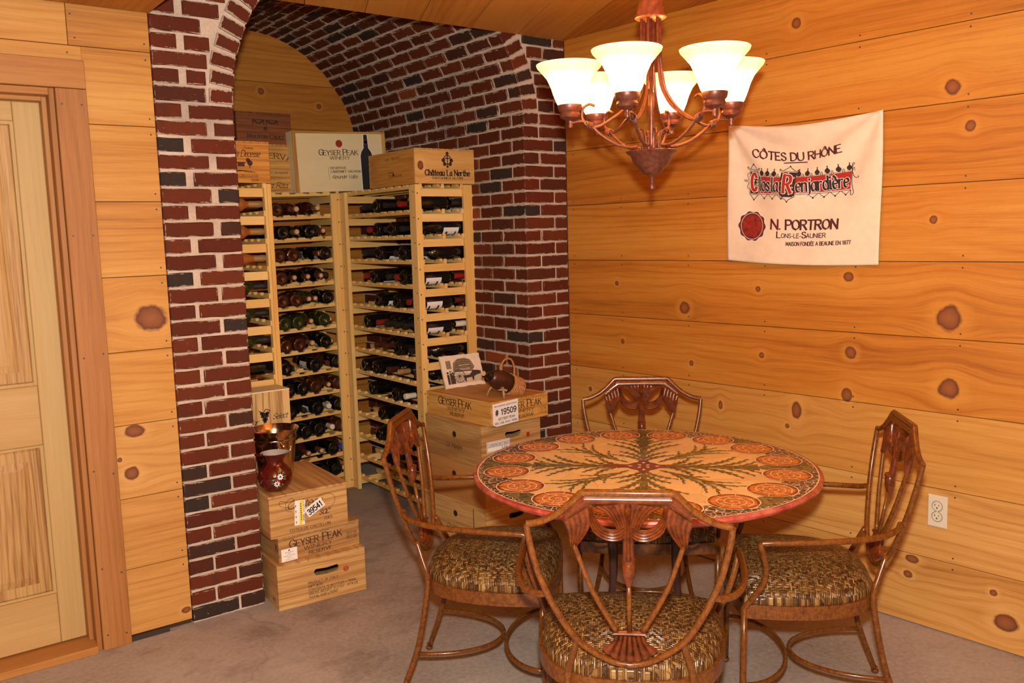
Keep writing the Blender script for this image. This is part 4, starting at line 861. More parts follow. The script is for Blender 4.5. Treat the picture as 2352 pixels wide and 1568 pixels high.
printing(k3, [lambda m: text(m, 'Baron Philippe de Rothschild', 0.175, 0.165, 0.011, 'script', F0, width=0.20), lambda m: text(m, 'Mouton-Cadet', 0.175, 0.045, 0.024, 'roman', F0, smallcaps=0.74, width=0.225), lambda m: disc(m, 0.175, 0.092, 0.009, F0)]
 + [lambda m, a=a: line(m, [(0.175+0.011*math.cos(a), 0.092+0.011*math.sin(a)), (0.175+0.018*math.cos(a), 0.092+0.018*math.sin(a))], 0.002, F0, False) for a in [2*PI*q/14 for q in range(14)]]
 + [lambda m, s=s: quad(m, 0.175+s-0.033, 0.175+s+0.033, 0.1385, 0.142, F0) for s in (-0.042, 0.042)] + [lambda m, s=s, i=i: line(m, [(0.175+s-0.030, 0.138), (0.175+s-0.01, 0.128-0.004*i), (0.175+s+0.012, 0.127-0.004*i), (0.175+s+0.030, 0.138)], 0.003, F0) for s in (-0.042, 0.042) for i in range(3)]
 + [lambda m, s=s: quad(m, 0.175+s-0.003, 0.175+s+0.003, 0.112, 0.138, F0) for s in (-0.075, -0.009+0.0, 0.009, 0.075)], INKD)
# big pale crate with a framed front panel and a printed bottle
k4 = crate('large pale crate printed with a dark bottle, where the racks meet', (-0.928, 1.405, RT), 0, 0.625, 0.20, 0.362, 'pale', rot=(0, math.radians(-2.0), 0))
ed = crate_wood('gold', 'z')
MB().cbox(0, 0.022, -0.010, -0.0005, 0, 0.350, 0.001).build('frame_strip', ed, k4); o = MB().cbox(0.603, 0.625, -0.010, -0.0005, 0, 0.350, 0.001).build('frame_strip', ed, k4)
MB().cbox(0, 0.625, -0.010, -0.0005, 0.3505, 0.362, 0.001).build('frame_strip', crate_wood('gold', 'x'), k4)
printing(k4, [lambda m: text(m, 'G', 0.182, 0.238, 0.034, 'roman', F0), lambda m: text(m, 'EYSER', 0.253, 0.235, 0.028, 'roman', F0, width=0.112), lambda m: text(m, 'P', 0.341, 0.238, 0.034, 'roman', F0), lambda m: text(m, 'EAK', 0.392, 0.235, 0.028, 'roman', F0, width=0.074), lambda m: text(m, 'WINERY', 0.305, 0.204, 0.019, 'roman', F0, width=0.135),
  lambda m: quad(m, 0.222, 0.2235, 0.070, 0.150, F0), lambda m: text(m, 'RESERVE', 0.236, 0.143, 0.0125, 'bold', F0, align='l', width=0.105), lambda m: text(m, 'CABERNET SAUVIGNON', 0.236, 0.121, 0.0125, 'bold', F0, align='l', width=0.235), lambda m: text(m, 'Alexander Valley', 0.240, 0.090, 0.022, 'script', F0, align='l', width=0.175)], INK)
sd = MB(); disc(sd, 0.305, 0.290, 0.0225, face_xz(-0.0012)); sd.build('red_seal', INKR, k4)
bo = [(0.447, 0.006), (0.447, 0.215), (0.455, 0.240), (0.472, 0.262), (0.476, 0.345), (0.500, 0.345), (0.504, 0.262), (0.521, 0.240), (0.529, 0.215), (0.529, 0.006)]
for g_, mt_, nm, yy in ((0.006, PAPER, 'bottle_outline', -0.0010), (0.0, INKB, 'bottle_print', -0.0018)):
    b_ = MB(); c_ = 0.488; b_.add([(c_+(x-c_)+(g_ if x > c_ else -g_), yy, z+(g_*0.7 if z > 0.3 else 0)) for x, z in bo], [tuple(range(9, -1, -1))]); b_.build(nm, mt_, k4)
b_ = MB(); quad(b_, 0.474, 0.502, 0.285, 0.315, face_xz(-0.0024)); disc(b_, 0.488, 0.30, 0.010, face_xz(-0.0024)); b_.build('neck_label_print', flat('purple_print', (0.16, 0.02, 0.05), 0.5), k4)
k5 = crate('crate with a crest and castle lettering on top of the right rack', (-0.668, 0.452, RT), 0, 0.380, 0.52, 0.186, 'gold', rot=(0, 0, math.radians(-0.5)))
for ch in k5.children:
    if ch.name.startswith('side_panel'): ch.data.materials[0] = crate_wood('orange', 'y')
    if ch.name.startswith('front_panel'): ch.data.materials[0] = wood('crate_knotted', (0.68, 0.42, 0.15), (0.60, 0.33, 0.095), (0.42, 0.19, 0.04), axis='x', knots=[(0.035, 0.095, 0.022, 0.8)], grain=1.2, rings=16, tone=0.0)
printing(k5, [lambda m: text(m, 'Château La Nerthe', 0.205, 0.058, 0.030, 'bold', F0, width=0.285), lambda m: text(m, 'CHATEAUNEUF DU-PAPE', 0.205, 0.030, 0.0115, 'bold', F0, width=0.20), lambda m: disc(m, 0.205, 0.128, 0.026, F0, 20, r0=0.021), lambda m: quad(m, 0.202, 0.208, 0.100, 0.150, F0), lambda m: quad(m, 0.190, 0.220, 0.133, 0.139, F0), lambda m: disc(m, 0.205, 0.162, 0.011, F0, 5), lambda m: disc(m, 0.180, 0.125, 0.012, F0, 7), lambda m: disc(m, 0.230, 0.125, 0.012, F0, 7), lambda m: disc(m, 0.187, 0.105, 0.011, F0, 7), lambda m: disc(m, 0.223, 0.105, 0.011, F0, 7), lambda m: disc(m, 0.205, 0.092, 0.008, F0, 7)], INKD)
printing(k5, [lambda m: text(m, '12 BT', -0.30, 0.145, 0.012, 'light', FL), lambda m: text(m, 'BELLE FILLE', -0.20, 0.148, 0.012, 'light', FL, width=0.09), lambda m: text(m, 'mise du', -0.26, 0.075, 0.012, 'light', FL), lambda m: text(m, 'domaine', -0.215, 0.055, 0.016, 'light', FL, width=0.14), lambda m: disc(m, -0.235, 0.06, 0.010, FL, 8)], INK, 'side_lettering')
# ================================================================== small things on the crates
M_COP = flat('copper_steel', (0.72, 0.56, 0.40), 0.16, 1.0, vary=0.06)
pk = (-1.615, 0.225, 0.5045)
bk = thing('ice_bucket', 'shiny copper-toned wine bucket behind the red pitcher', 'bucket', pk)
MB().lathe([(0.0, 0.0), (0.074, 0.0), (0.078, 0.004), (0.098, 0.190), (0.100, 0.196), (0.112, 0.214), (0.114, 0.218), (0.1115, 0.219), (0.098, 0.199), (0.094, 0.186), (0.073, 0.008), (0.0, 0.006)], 36).build('bucket_body', M_COP, bk, 'auto')
MB().lathe([(0.0992, 0.168), (0.1005, 0.172), (0.0995, 0.176)], 36, closed=True).build('band', M_COP, bk, True)
for s in (-1, 1):
    hn = MB().tube(cr([(0.03*math.cos(a), s*0.118, 0.150-0.03*math.sin(a)) for a in [PI*q/8 for q in range(9)]], 2), 0.004, 8).build('ring_handle', M_COP, bk, True)
    MB().lathe([(0.0, -0.006), (0.011, -0.004), (0.011, 0.004), (0.0, 0.006)], 12, (0, 0, 0)).xform(Matrix.Translation((0, s*0.105, 0.150)) @ Matrix.Rotation(PI/2, 4, 'X')).build('handle_boss', M_COP, bk, True)
M_RED = m_glass('red_glaze', (0.085, 0.0035, 0.002), 0.06); M_INS = flat('grey_glaze', (0.35, 0.33, 0.31), 0.3)
pt = thing('pitcher', 'round red glazed pitcher painted with white flowers on the top crate', 'pitcher', (-1.716, -0.018, 0.5045), math.radians(-40))
prof = [(0.0, 0.0), (0.040, 0.0), (0.048, 0.004), (0.066, 0.030), (0.0735, 0.058), (0.068, 0.086), (0.050, 0.108), (0.038, 0.120), (0.038, 0.132), (0.050, 0.154), (0.058, 0.166)]
spout = lambda a, z: (0.16*max(0, math.cos(a-0.35))**6*max(0, (z-0.12)/0.046)) if z > 0.12 else 0.0
MB().lathe(prof, 32, wob=spout, closed=True).build('pitcher_body', M_RED, pt, True)
MB().lathe([(0.0575, 0.1655), (0.0488, 0.153), (0.0365, 0.132), (0.0365, 0.120), (0.0, 0.110)], 32, wob=spout, closed=True).build('pitcher_inside', M_INS, pt, True)
MB().tube(cr([(-0.050, 0, 0.155), (-0.085, 0, 0.150), (-0.100, 0, 0.115), (-0.090, 0, 0.075), (-0.070, 0, 0.055)], 4), 0.0075, 8).build('handle', M_RED, pt, True)
def on_belly(u, v):
    """painted decoration: point on the belly, angle u (m along), height v"""
    pr = [(q[1], q[0]) for q in prof]; r = 0.07
    for (z0, r0), (z1, r1) in zip(pr[2:], pr[3:]):
        if z0 <= v <= z1: r = r0+(r1-r0)*(v-z0)/(z1-z0)
    a = math.radians(-62)+u/0.0735; r += 0.0009
    return (r*math.cos(a), r*math.sin(a), v)
fl = {'petal': MB(), 'leaf_paint': MB(), 'berry': MB()}
def petal(mb, cx, cz, a, l0, l1, wd):
    c, s = math.cos(a), math.sin(a); pts = [(l0, 0), ((l0+l1)/2, wd), (l1, wd*0.4), (l1, -wd*0.4), ((l0+l1)/2, -wd)]
    mb.add([on_belly(cx+x*c-y*s, cz+x*s+y*c) for x, y in pts], [(0, 4, 3, 2, 1)])
for cx, cz in ((0.010, 0.072), (-0.006, 0.042)):
    for k in range(9): petal(fl['petal'], cx, cz, 2*PI*k/9, 0.003, 0.014, 0.003)
for cx, cz in ((0.022, 0.098), (0.014, 0.102), (0.028, 0.088), (0.030, 0.070), (0.030, 0.060), (-0.016, 0.075), (-0.022, 0.060), (-0.024, 0.046), (-0.006, 0.024), (0.010, 0.028), (0.018, 0.036), (0.006, 0.092)):
    petal(fl['leaf_paint'], cx, cz, random.uniform(0, 6.28), -0.006, 0.007, 0.0042)
for k in range(12): petal(fl['berry'], 0.000+random.uniform(-0.008, 0.008), 0.056+random.uniform(-0.008, 0.008), 0, -0.0018, 0.0018, 0.0018)
fl['petal'].build('painted_petals', flat('white_paint', (0.82, 0.84, 0.90), 0.3), pt); fl['leaf_paint'].build('painted_leaves', flat('green_paint', (0.07, 0.19, 0.06), 0.3), pt); fl['berry'].build('painted_berries', flat('red_paint', (0.75, 0.02, 0.015), 0.3), pt)
# ---- sepia picture plaque leaning on the rack post
SEP = [flat('sepia_paper', (0.72, 0.60, 0.44), 0.6, vary=0.08, scale=20), flat('sepia_dark', (0.040, 0.027, 0.018), 0.6), flat('sepia_mid', (0.22, 0.15, 0.09), 0.6, vary=0.3, scale=60), flat('sepia_light', (0.52, 0.41, 0.29), 0.6, vary=0.12, scale=30)]
pq = thing('picture_plaque', 'sepia picture of a horse-drawn barrel wagon leaning on the rack post', 'picture', (-0.645, 0.262, 0.7755), math.radians(-2)); pq.rotation_euler = (math.radians(-20), 0, math.radians(-2))
PW, PH = 0.252, 0.180
pj_ = random.Random(4)
edge_pts = [(PW*i/14+(0 if i in (0, 14) else pj_.uniform(-0.002, 0.002)), 0.0 if i in (0, 14) else pj_.uniform(0, 0.004)) for i in range(15)]+[(PW-pj_.uniform(0, 0.004), PH*i/8) for i in range(1, 8)]+[(PW-PW*i/14, PH-pj_.uniform(0, 0.005)) for i in range(15)]+[(pj_.uniform(0, 0.004), PH-PH*i/8) for i in range(1, 8)]
MB().prism(edge_pts, 0.0, 0.012).build('plaque_board', SEP[0], pq)
def sep(items, i, name, yy):
    mb = MB(); f = face_xz(yy)
    for it in items: it(mb, f)
    return mb.build(name, SEP[i], pq)
sep([lambda m, f: m.add([f(x, z) for x, z in ((0.02, 0.02), (0.235, 0.022), (0.238, 0.06), (0.15, 0.075), (0.03, 0.06))], [(0, 1, 2, 3, 4)])], 3, 'picture_ground', -0.0005)
sep([lambda m, f: quad(m, 0.030, 0.060, 0.105, 0.150, f), lambda m, f: m.add([f(x, z) for x, z in ((0.065, 0.09), (0.19, 0.085), (0.205, 0.105), (0.185, 0.145), (0.15, 0.158), (0.105, 0.155), (0.075, 0.135))], [(0, 1, 2, 3, 4, 5, 6)])], 2, 'picture_load', -0.0009)
sep([lambda m, f: disc(m, 0.100, 0.060, 0.036, f, 28, r0=0.0325)]+[lambda m, f, a=a: line(m, [(0.100, 0.060), (0.100+0.034*math.cos(a), 0.060+0.034*math.sin(a))], 0.0022, f, False) for a in [2*PI*k/12 for k in range(12)]]
 + [lambda m, f, x=x, h=h: (quad(m, x-0.007, x+0.007, 0.022, 0.022+h*0.7, f), disc(m, x, 0.022+h*0.82, 0.007, f, 10)) for x, h in ((0.030, 0.075), (0.048, 0.085), (0.062, 0.07))]
 + [lambda m, f: m.add([f(x, z) for x, z in ((0.12, 0.060), (0.165, 0.062), (0.185, 0.082), (0.20, 0.085), (0.235, 0.075), (0.238, 0.062), (0.21, 0.058), (0.19, 0.050), (0.185, 0.03), (0.178, 0.03), (0.175, 0.048), (0.14, 0.045), (0.137, 0.026), (0.130, 0.026), (0.128, 0.045))], [tuple(range(15))])]
 + [lambda m, f, i=i: line(m, [(0.075+0.004*i, 0.095+0.012*i), (0.13, 0.102+0.012*i), (0.19-0.003*i, 0.096+0.012*i)], 0.0028, f) for i in range(5)]+[lambda m, f: line(m, [(0.07, 0.088), (0.20, 0.082), (0.238, 0.075)], 0.004, f)], 1, 'picture_wagon', -0.0013)
sep([lambda m, f, i=i: text(m, 'VINS DU RHONE', 0.14, 0.118-0.020*i, 0.006, 'sans', f) for i in range(2)]+[lambda m, f, x=x: disc(m, x, 0.022+0.072, 0.004, f, 8) for x in (0.030, 0.048)], 0, 'picture_lights', -0.0017)
# ---- wicker and leather bottle cradle
M_WICK = flat('wicker', (0.42, 0.19, 0.055), 0.5, vary=0.35, scale=160, bump=0.4); M_LEA = flat('dark_leather', (0.050, 0.014, 0.007), 0.35, vary=0.3, scale=25); M_STICK = flat('stick_wood', (0.42, 0.24, 0.09), 0.5, vary=0.3, scale=50); M_THR = flat('pale_thread', (0.70, 0.60, 0.48), 0.6)
cr_ = thing('bottle_cradle', 'leather and wicker bottle carrier on stick legs atop the crate stack', 'bottle cradle', (-0.520, -0.105, 0.7755), math.radians(8))
AX_T = math.radians(24)    # neck rises towards -x
CM4 = Matrix.Translation((0.012, 0, 0.058)) @ Matrix.Rotation(-PI/2+AX_T, 4, 'Y')      # local z of the bottle -> -x, rising
MB().lathe([(0.0, 0.0), (0.040, 0.0), (0.050, 0.006), (0.052, 0.020), (0.052, 0.085), (0.051, 0.089), (0.0, 0.09)], 28).xform(CM4 @ Matrix.Translation((0, 0, -0.085))).build('wicker_basket', M_WICK, cr_, 'auto')
# woven bands and stakes of the basket
mb = MB()
for k in range(6):
    z = -0.078+0.013*k; r = 0.0525
    mb.tube([(r*(1+0.02*(-1)**q)*math.cos(2*PI*q/28), r*(1+0.02*(-1)**q)*math.sin(2*PI*q/28), z) for q in range(29)], 0.0036, 5, False)
mb.xform(CM4).build('weave_band', M_WICK, cr_, True)
mb = MB()
for q in range(14):
    a = 2*PI*q/14; mb.tube([(0.053*math.cos(a), 0.053*math.sin(a), -0.082), (0.0535*math.cos(a), 0.0535*math.sin(a), 0.003)], 0.0026, 5)
mb.xform(CM4).build('basket_stakes', M_WICK, cr_, True)
MB().lathe([(0.0515, 0.0), (0.0515, 0.060), (0.048, 0.085), (0.034, 0.115), (0.026, 0.130), (0.0, 0.132)], 28).xform(CM4).build('leather_jacket', M_LEA, cr_, True)
MB().lathe([(0.026, 0.125), (0.020, 0.138), (0.0165, 0.148), (0.016, 0.160), (0.019, 0.162), (0.019, 0.173), (0.015, 0.175), (0.0, 0.175)], 20).xform(CM4).build('bottle_neck', G_DARK, cr_, True)
MB().lathe([(0.0125, 0.1752), (0.0125, 0.1795), (0.0, 0.1795)], 14).xform(CM4).build('cork', CAPS['c'], cr_)
zig = [((0.0525 if z < 0.06 else 0.0525-(z-0.06)*0.42)*math.cos(a), (0.0525 if z < 0.06 else 0.0525-(z-0.06)*0.42)*math.sin(a), z) for i in range(15) for z in [0.012+0.0065*i] for a in [2.35+(0.16 if i % 2 else -0.16)+i*0.02]]
MB().tube(zig, 0.0017, 5).xform(CM4).build('stitching', M_THR, cr_)
zig = [((0.0525 if z < 0.06 else 0.0525-(z-0.06)*0.42)*math.cos(a), (0.0525 if z < 0.06 else 0.0525-(z-0.06)*0.42)*math.sin(a), z) for i in range(13) for z in [0.02+0.0065*i] for a in [-2.5+(0.13 if i % 2 else -0.13)]]
MB().tube(zig, 0.0017, 5).xform(CM4).build('stitching', M_THR, cr_)
for s in (-1, 1):
    b0 = Vector((-0.052, s*0.030, 0.060)); MB().tube([b0, b0+Vector((-0.016, s*0.022, -0.030)), Vector((-0.074, s*0.062, 0.0005))], [0.0065, 0.0062, 0.0058], 8).build('stick_leg', M_STICK, cr_, True)
MB().tube([(-0.060, -0.045, 0.038), (-0.060, 0.045, 0.038)], 0.005, 8).build('cross_stick', M_STICK, cr_, True)
hp = cr([(-0.035, 0, 0.118), (-0.030, 0, 0.152), (0.000, 0, 0.182), (0.040, 0, 0.178), (0.062, 0, 0.140), (0.062, 0, 0.095), (0.050, 0, 0.062)], 5)
MB().tube(hp, 0.0052, 8).build('handle', M_WICK, cr_, True)
mb = MB()
for i in range(8): mb.tube([(-0.032+0.0005*i+0.0075*math.cos(q), 0.0075*math.sin(q), 0.122+0.0055*i) for q in [2*PI*j/10 for j in range(11)]], 0.0028, 5, False)
mb.build('handle_wrap', M_WICK, cr_, True)

# ================================================================== dining table
TC = (-1.020, -1.565); TZ = 0.785; TRD = 0.580
TROT = math.atan2(TC[1]+3.64389, TC[0]+3.11664)
M_RIM = None
def m_rim():
    m, nt, b = newmat('red_stone_rim'); N = NT(nt); o = N.obj(); n = N.noise(o, 16, 4, 0.65)
    N.put(b.inputs['Base Color'], N.ramp(n, [(0.3, (0.20, 0.022, 0.014)), (0.5, (0.36, 0.050, 0.030)), (0.72, (0.50, 0.14, 0.085))])); b.inputs['Roughness'].default_value = 0.22; b.inputs['Coat Weight'].default_value = 0.5; b.inputs['Coat Roughness'].default_value = 0.08
    return m
def m_mosaic(name, c, cell=26, line_c=(0.70, 0.60, 0.40), lw=0.035, vary=0.25):
    """stone inlay: irregular chips with pale grout"""
    m, nt, b = newmat(name); N = NT(nt); o = N.obj(); e = N.voro(o, cell, 'DISTANCE_TO_EDGE')[0]; cc = N.xyz(N.voro(o, cell)[1])[0]; n = N.noise(o, 60, 2)
    lo = tuple(x*(1-vary) for x in c); hi = tuple(min(1, x*(1+vary)) for x in c)
    col = N.ramp(N.m('ADD', N.m('MULTIPLY', cc, 0.6), N.m('MULTIPLY', n, 0.4)), [(0.2, lo), (0.8, hi)])
    if lw: col = N.mix(N.sstep(e, lw, lw*0.4), col, line_c)
    N.put(b.inputs['Base Color'], col); b.inputs['Roughness'].default_value = 0.2; b.inputs['Coat Weight'].default_value = 0.3; b.inputs['Coat Roughness'].default_value = 0.06
    return m
M_RIM = m_rim()
M_CREAM = m_mosaic('cream_stone', (0.80, 0.52, 0.20), 9, (0.62, 0.37, 0.13), 0.012, 0.10)
M_OLIVE = m_mosaic('olive_stone', (0.135, 0.100, 0.026), 40, (0.45, 0.40, 0.16), 0.02, 0.45)
M_BAND = m_mosaic('brown_stone', (0.090, 0.034, 0.016), 50, (0.74, 0.64, 0.42), 0.055, 0.35)
M_ORNG = m_mosaic('orange_stone', (0.55, 0.165, 0.026), 55, (0.58, 0.115, 0.018), 0.0, 0.35); M_DRED = m_mosaic('dark_red_stone', (0.27, 0.040, 0.012), 60, (0.7, 0.5, 0.3), 0.0, 0.35)
M_GROUT = flat('cream_grout', (0.82, 0.66, 0.40), 0.4); M_MAROON = m_mosaic('maroon_stone', (0.20, 0.045, 0.035), 60, (0.7, 0.5, 0.3), 0.0, 0.3)
tb = thing('dining_table', 'round inlaid stone dining table with red rim and iron base', 'table', (TC[0], TC[1], 0), TROT)
tt = MB().lathe([(0.0, TZ-0.036), (0.50, TZ-0.036), (0.548, TZ-0.032), (0.556, TZ-0.026), (0.566, TZ-0.024), (0.576, TZ-0.017), (TRD, TZ-0.008), (TRD-0.003, TZ-0.0015), (TRD-0.010, TZ), (0.0, TZ)], 96).build('tabletop', M_RIM, tb, 'auto')
def ring_mesh(r0, r1, z, n=96):
    return MB().add([(r*math.cos(2*PI*k/n), r*math.sin(2*PI*k/n), z) for r in (r0, r1) for k in range(n)], [(k, n+k, n+(k+1) % n, (k+1) % n) for k in range(n)])
def inlay(name, mb, mat): return mb.build(name, mat, tt)
n = 96; inlay('cream_field', MB().add([(0.548*math.cos(2*PI*k/n), 0.548*math.sin(2*PI*k/n), TZ+0.0003) for k in range(n)], [tuple(range(n))]), M_CREAM)
inlay('border_band', ring_mesh(0.545, 0.563, TZ+0.0005), M_BAND)
inlay('border_line', ring_mesh(0.5625, 0.5655, TZ+0.0006), M_GROUT); 
def wedge(a, half, r0, depth, mat, name):
    """dark mosaic wedge between medallions, scalloped towards the middle"""
    pts = [(0.546*math.cos(a+half*(2*k/8-1)), 0.546*math.sin(a+half*(2*k/8-1))) for k in range(9)]
    inn = []
    for k in range(9):
        t = 1-2*k/8; r = 0.546-depth*(1-t*t); inn.append((r*math.cos(a+half*t), r*math.sin(a+half*t)))
    P = pts+inn[1:-1]; inlay(name, MB().add([(x, y, TZ+0.0007) for x, y in P], [tuple(range(len(P)))]), mat)
for k in range(16):
    a = 2*PI*k/16
    if k % 4 == 0: wedge(a, 0.19, 0.36, 0.170, M_OLIVE, 'olive_wedge')
    elif k % 2: wedge(a, 0.19, 0.42, 0.085, M_BAND, 'mosaic_wedge')
    else: wedge(a, 0.15, 0.42, 0.070, M_OLIVE, 'olive_wedge')
# ammonite medallions
MR = 0.076
def medallion_meshes():
    n = 30; fz = lambda z: (lambda x, y: (x, y, z))
    d = MB().add([(MR*math.cos(2*PI*k/n), MR*math.sin(2*PI*k/n), 0) for k in range(n)], [tuple(range(n))]).mesh('medallion', M_ORNG)
    r_ = MB(); disc(r_, 0, 0, MR, fz(0.0003), 30, r0=MR*0.88)
    r_ = r_.mesh('medallion_ring', M_DRED)
    l = MB(); disc(l, 0, 0, MR+0.0025, fz(0.0006), 30, r0=MR-0.0005)
    sp = [(MR*0.80*(1-t/26)*math.cos(t*0.72), MR*0.80*(1-t/26)*math.sin(t*0.72)) for t in range(26)]
    ribbon(l, cr(sp, 3), lambda t: 0.0024, fz(0.0006))
    for k in range(14):
        a = 2*PI*k/14; q0, q1 = (MR*0.62, MR*0.98) if k % 2 else (MR*0.30, MR*0.62)
        ribbon(l, [(q0*math.cos(a), q0*math.sin(a)), ((q0+q1)/2*math.cos(a+0.04), (q0+q1)/2*math.sin(a+0.04)), (q1*math.cos(a+0.05), q1*math.sin(a+0.05))], lambda t: 0.0016, fz(0.0006))
    return d, r_, l.mesh('spiral_line', M_GROUT)
md, mr_, ml_ = medallion_meshes()
for k in range(16):
    a = 2*PI*(k+0.5)/16; loc = (0.466*math.cos(a), 0.466*math.sin(a), TZ+0.0018); rz = a+random.uniform(-0.5, 0.5)
    for nm, me in (('medallion', md), ('medallion_ring', mr_), ('spiral_line', ml_)): inst(nm, me, tt, loc, (0, 0, rz))
# feathery leaf inlays
FZ = [0.0]
def frond(p0, p1, bend, w, teeth, mat=None):
    """serrated leaf from p0 to p1"""
    P0, P1 = Vector(p0), Vector(p1); d = P1-P0; L = d.length; t_ = d/L; nn_ = Vector((-t_.y, t_.x))
    mid = lambda s: P0+d*s+nn_*bend*L*math.sin(PI*s)
    up, dn = [], []
    for i in range(teeth):
        s0, s1 = i/teeth, (i+0.75)/teeth; env = 1.15*w*(0.35+0.65*math.sin(PI*min(1, 0.15+0.85*(i+0.5)/teeth)))
        up += [mid(s0)+nn_*env*0.30, mid(s1)+nn_*env+t_*0.006]; dn += [mid(s0+0.3/teeth)-nn_*env*0.30, mid(min(1, s1+0.3/teeth))-nn_*env+t_*0.006]
    pts = [P0]+up+[P1]+dn[::-1]; n = len(up)
    FZ[0] += 0.000012; mb = MB(); z = TZ+0.0009+FZ[0]; w *= 1.0
    C = [mid(i/(n-1)) for i in range(n)]
    mb.add([(p.x, p.y, z) for p in C]+[(p.x, p.y, z) for p in up]+[(p.x, p.y, z) for p in dn], [(i, i+1, n+i+1, n+i) for i in range(n-1)]+[(i+1, i, 2*n+i, 2*n+i+1) for i in range(n-1)])
    return mb.build('leaf_inlay', mat or M_OLIVE, tt)
def rot2(p, a): return (p[0]*math.cos(a)-p[1]*math.sin(a), p[0]*math.sin(a)+p[1]*math.cos(a))
for q in range(4):
    A = q*PI/2
    st_ = MB(); z = TZ+0.0010; wds = [(0.075, 0.006), (0.16, 0.010), (0.26, 0.015), (0.34, 0.022), (0.38, 0.040)]
    st_.add([(*rot2((r, w_), A), z) for r, w_ in wds]+[(*rot2((r, -w_), A), z) for r, w_ in wds], [(5+i, 6+i, i+1, i) for i in range(4)]); inlay('stem_inlay', st_, M_OLIVE)
    for sg in (1, -1):
        for r0, x1, y1, bd, w_, tn in ((0.10, 0.20, 0.085, 0.10, 0.013, 5), (0.15, 0.315, 0.135, 0.12, 0.014, 7), (0.23, 0.355, 0.105, 0.10, 0.012, 5), (0.30, 0.378, 0.075, 0.08, 0.009, 3), (0.07, 0.155, 0.110, 0.12, 0.013, 5)):
            frond(rot2((r0, 0.004*sg), A), rot2((x1, y1*sg), A), -bd*sg, w_, tn)
    # diagonal sprays
    D = A+PI/4
    frond(rot2((0.07, 0), D), rot2((0.375, 0.0), D), 0.05, 0.0105, 10)
    for sg in (1, -1):
        for r0, x1, y1, tn in ((0.12, 0.235, 0.060, 5), (0.17, 0.345, 0.080, 7), (0.25, 0.385, 0.070, 4)): frond(rot2((r0, 0.0), D), rot2((x1, y1*sg), D), -0.12*sg, 0.0085, tn)
cm = MB(); z = TZ+0.0013
P = []
for k in range(32):
    a = 2*PI*k/32; r = 0.055+0.030*max(0, math.cos(4*a))+0.075*max(0, math.cos(2*a))**10; P.append((r*math.cos(a+PI/2), r*math.sin(a+PI/2), z))
cm.add(P, [tuple(range(32))]); inlay('centre_motif', cm, M_MAROON)
cm = MB()
for k in range(4):
    a = k*PI/2+PI/4
    for r in (0.020, 0.045): cm.add([(*rot2((r+x, y), a if r < 0.03 else a-PI/4), z+0.0003) for x, y in ((0.009, 0), (0, 0.006), (-0.009, 0), (0, -0.006))], [(0, 1, 2, 3)])
inlay('centre_chips', cm, M_GROUT)
M_IRON = flat('dark_iron', (0.045, 0.016, 0.013), 0.38, 0.3, vary=0.25, scale=30, bump=0.1)
for k in range(4):
    a = k*PI/2+PI/4
    path = cr([(0.30, 0, TZ-0.040), (0.215, 0, 0.70), (0.165, 0, 0.60), (0.150, 0, 0.48), (0.158, 0, 0.34), (0.195, 0, 0.20), (0.25, 0, 0.09), (0.315, 0, 0.020), (0.335, 0, 0.010)], 5)
    o = MB().tube(path, 0.017, 4, flat=0.45, up=(0, 1, 0)).build('leg', M_IRON, tb, 'auto'); o.rotation_euler = (0, 0, a)
    # scrolled side strap between leg and top
    path = cr([(0.165, 0, 0.56), (0.23, 0, 0.58), (0.30, 0, 0.65), (0.36, 0, TZ-0.042)], 5)
    o = MB().tube(path, 0.013, 4, flat=0.4, up=(0, 1, 0)).build('bracket', M_IRON, tb, 'auto'); o.rotation_euler = (0, 0, a)
for r, z, nm in ((0.205, 0.185, 'base_ring'), (0.30, TZ-0.046, 'top_ring')):
    MB().tube([(r*math.cos(2*PI*k/40), r*math.sin(2*PI*k/40), z) for k in range(41)], 0.011, 6, False, 0.6).build(nm, M_IRON, tb, True)
# ================================================================== dining chairs
def m_bronze():
    m, nt, b = newmat('bronzed_metal'); N = NT(nt); o = N.obj(); n = N.noise(o, 70, 3, 0.7, 0.4); f = N.noise(N.vm('MULTIPLY', o, (1, 1, 0.25)), 190, 3, 0.7)
    N.put(b.inputs['Base Color'], N.ramp(N.m('ADD', N.m('MULTIPLY', n, 0.65), N.m('MULTIPLY', f, 0.35)), [(0.28, (0.036, 0.0085, 0.0018)), (0.46, (0.110, 0.031, 0.0045)), (0.72, (0.205, 0.068, 0.0085))]))
    b.inputs['Roughness'].default_value = 0.24; b.inputs['Coat Weight'].default_value = 0.18; b.inputs['Coat Roughness'].default_value = 0.05; b.inputs['Metallic'].default_value = 0.0; b.inputs['Specular IOR Level'].default_value = 0.35
    return m
def m_carved():
    m, nt, b = newmat('carved_bronze'); N = NT(nt); o = N.obj(); n = N.noise(o, 45, 3, 0.7)
    N.put(b.inputs['Base Color'], N.ramp(n, [(0.30, (0.048, 0.0095, 0.0022)), (0.6, (0.130, 0.0275, 0.0050)), (0.8, (0.175, 0.040, 0.0070))]))
    b.inputs['Roughness'].default_value = 0.26; b.inputs['Coat Weight'].default_value = 0.22; b.inputs['Specular IOR Level'].default_value = 0.35; b.inputs['Coat Roughness'].default_value = 0.06
    return m
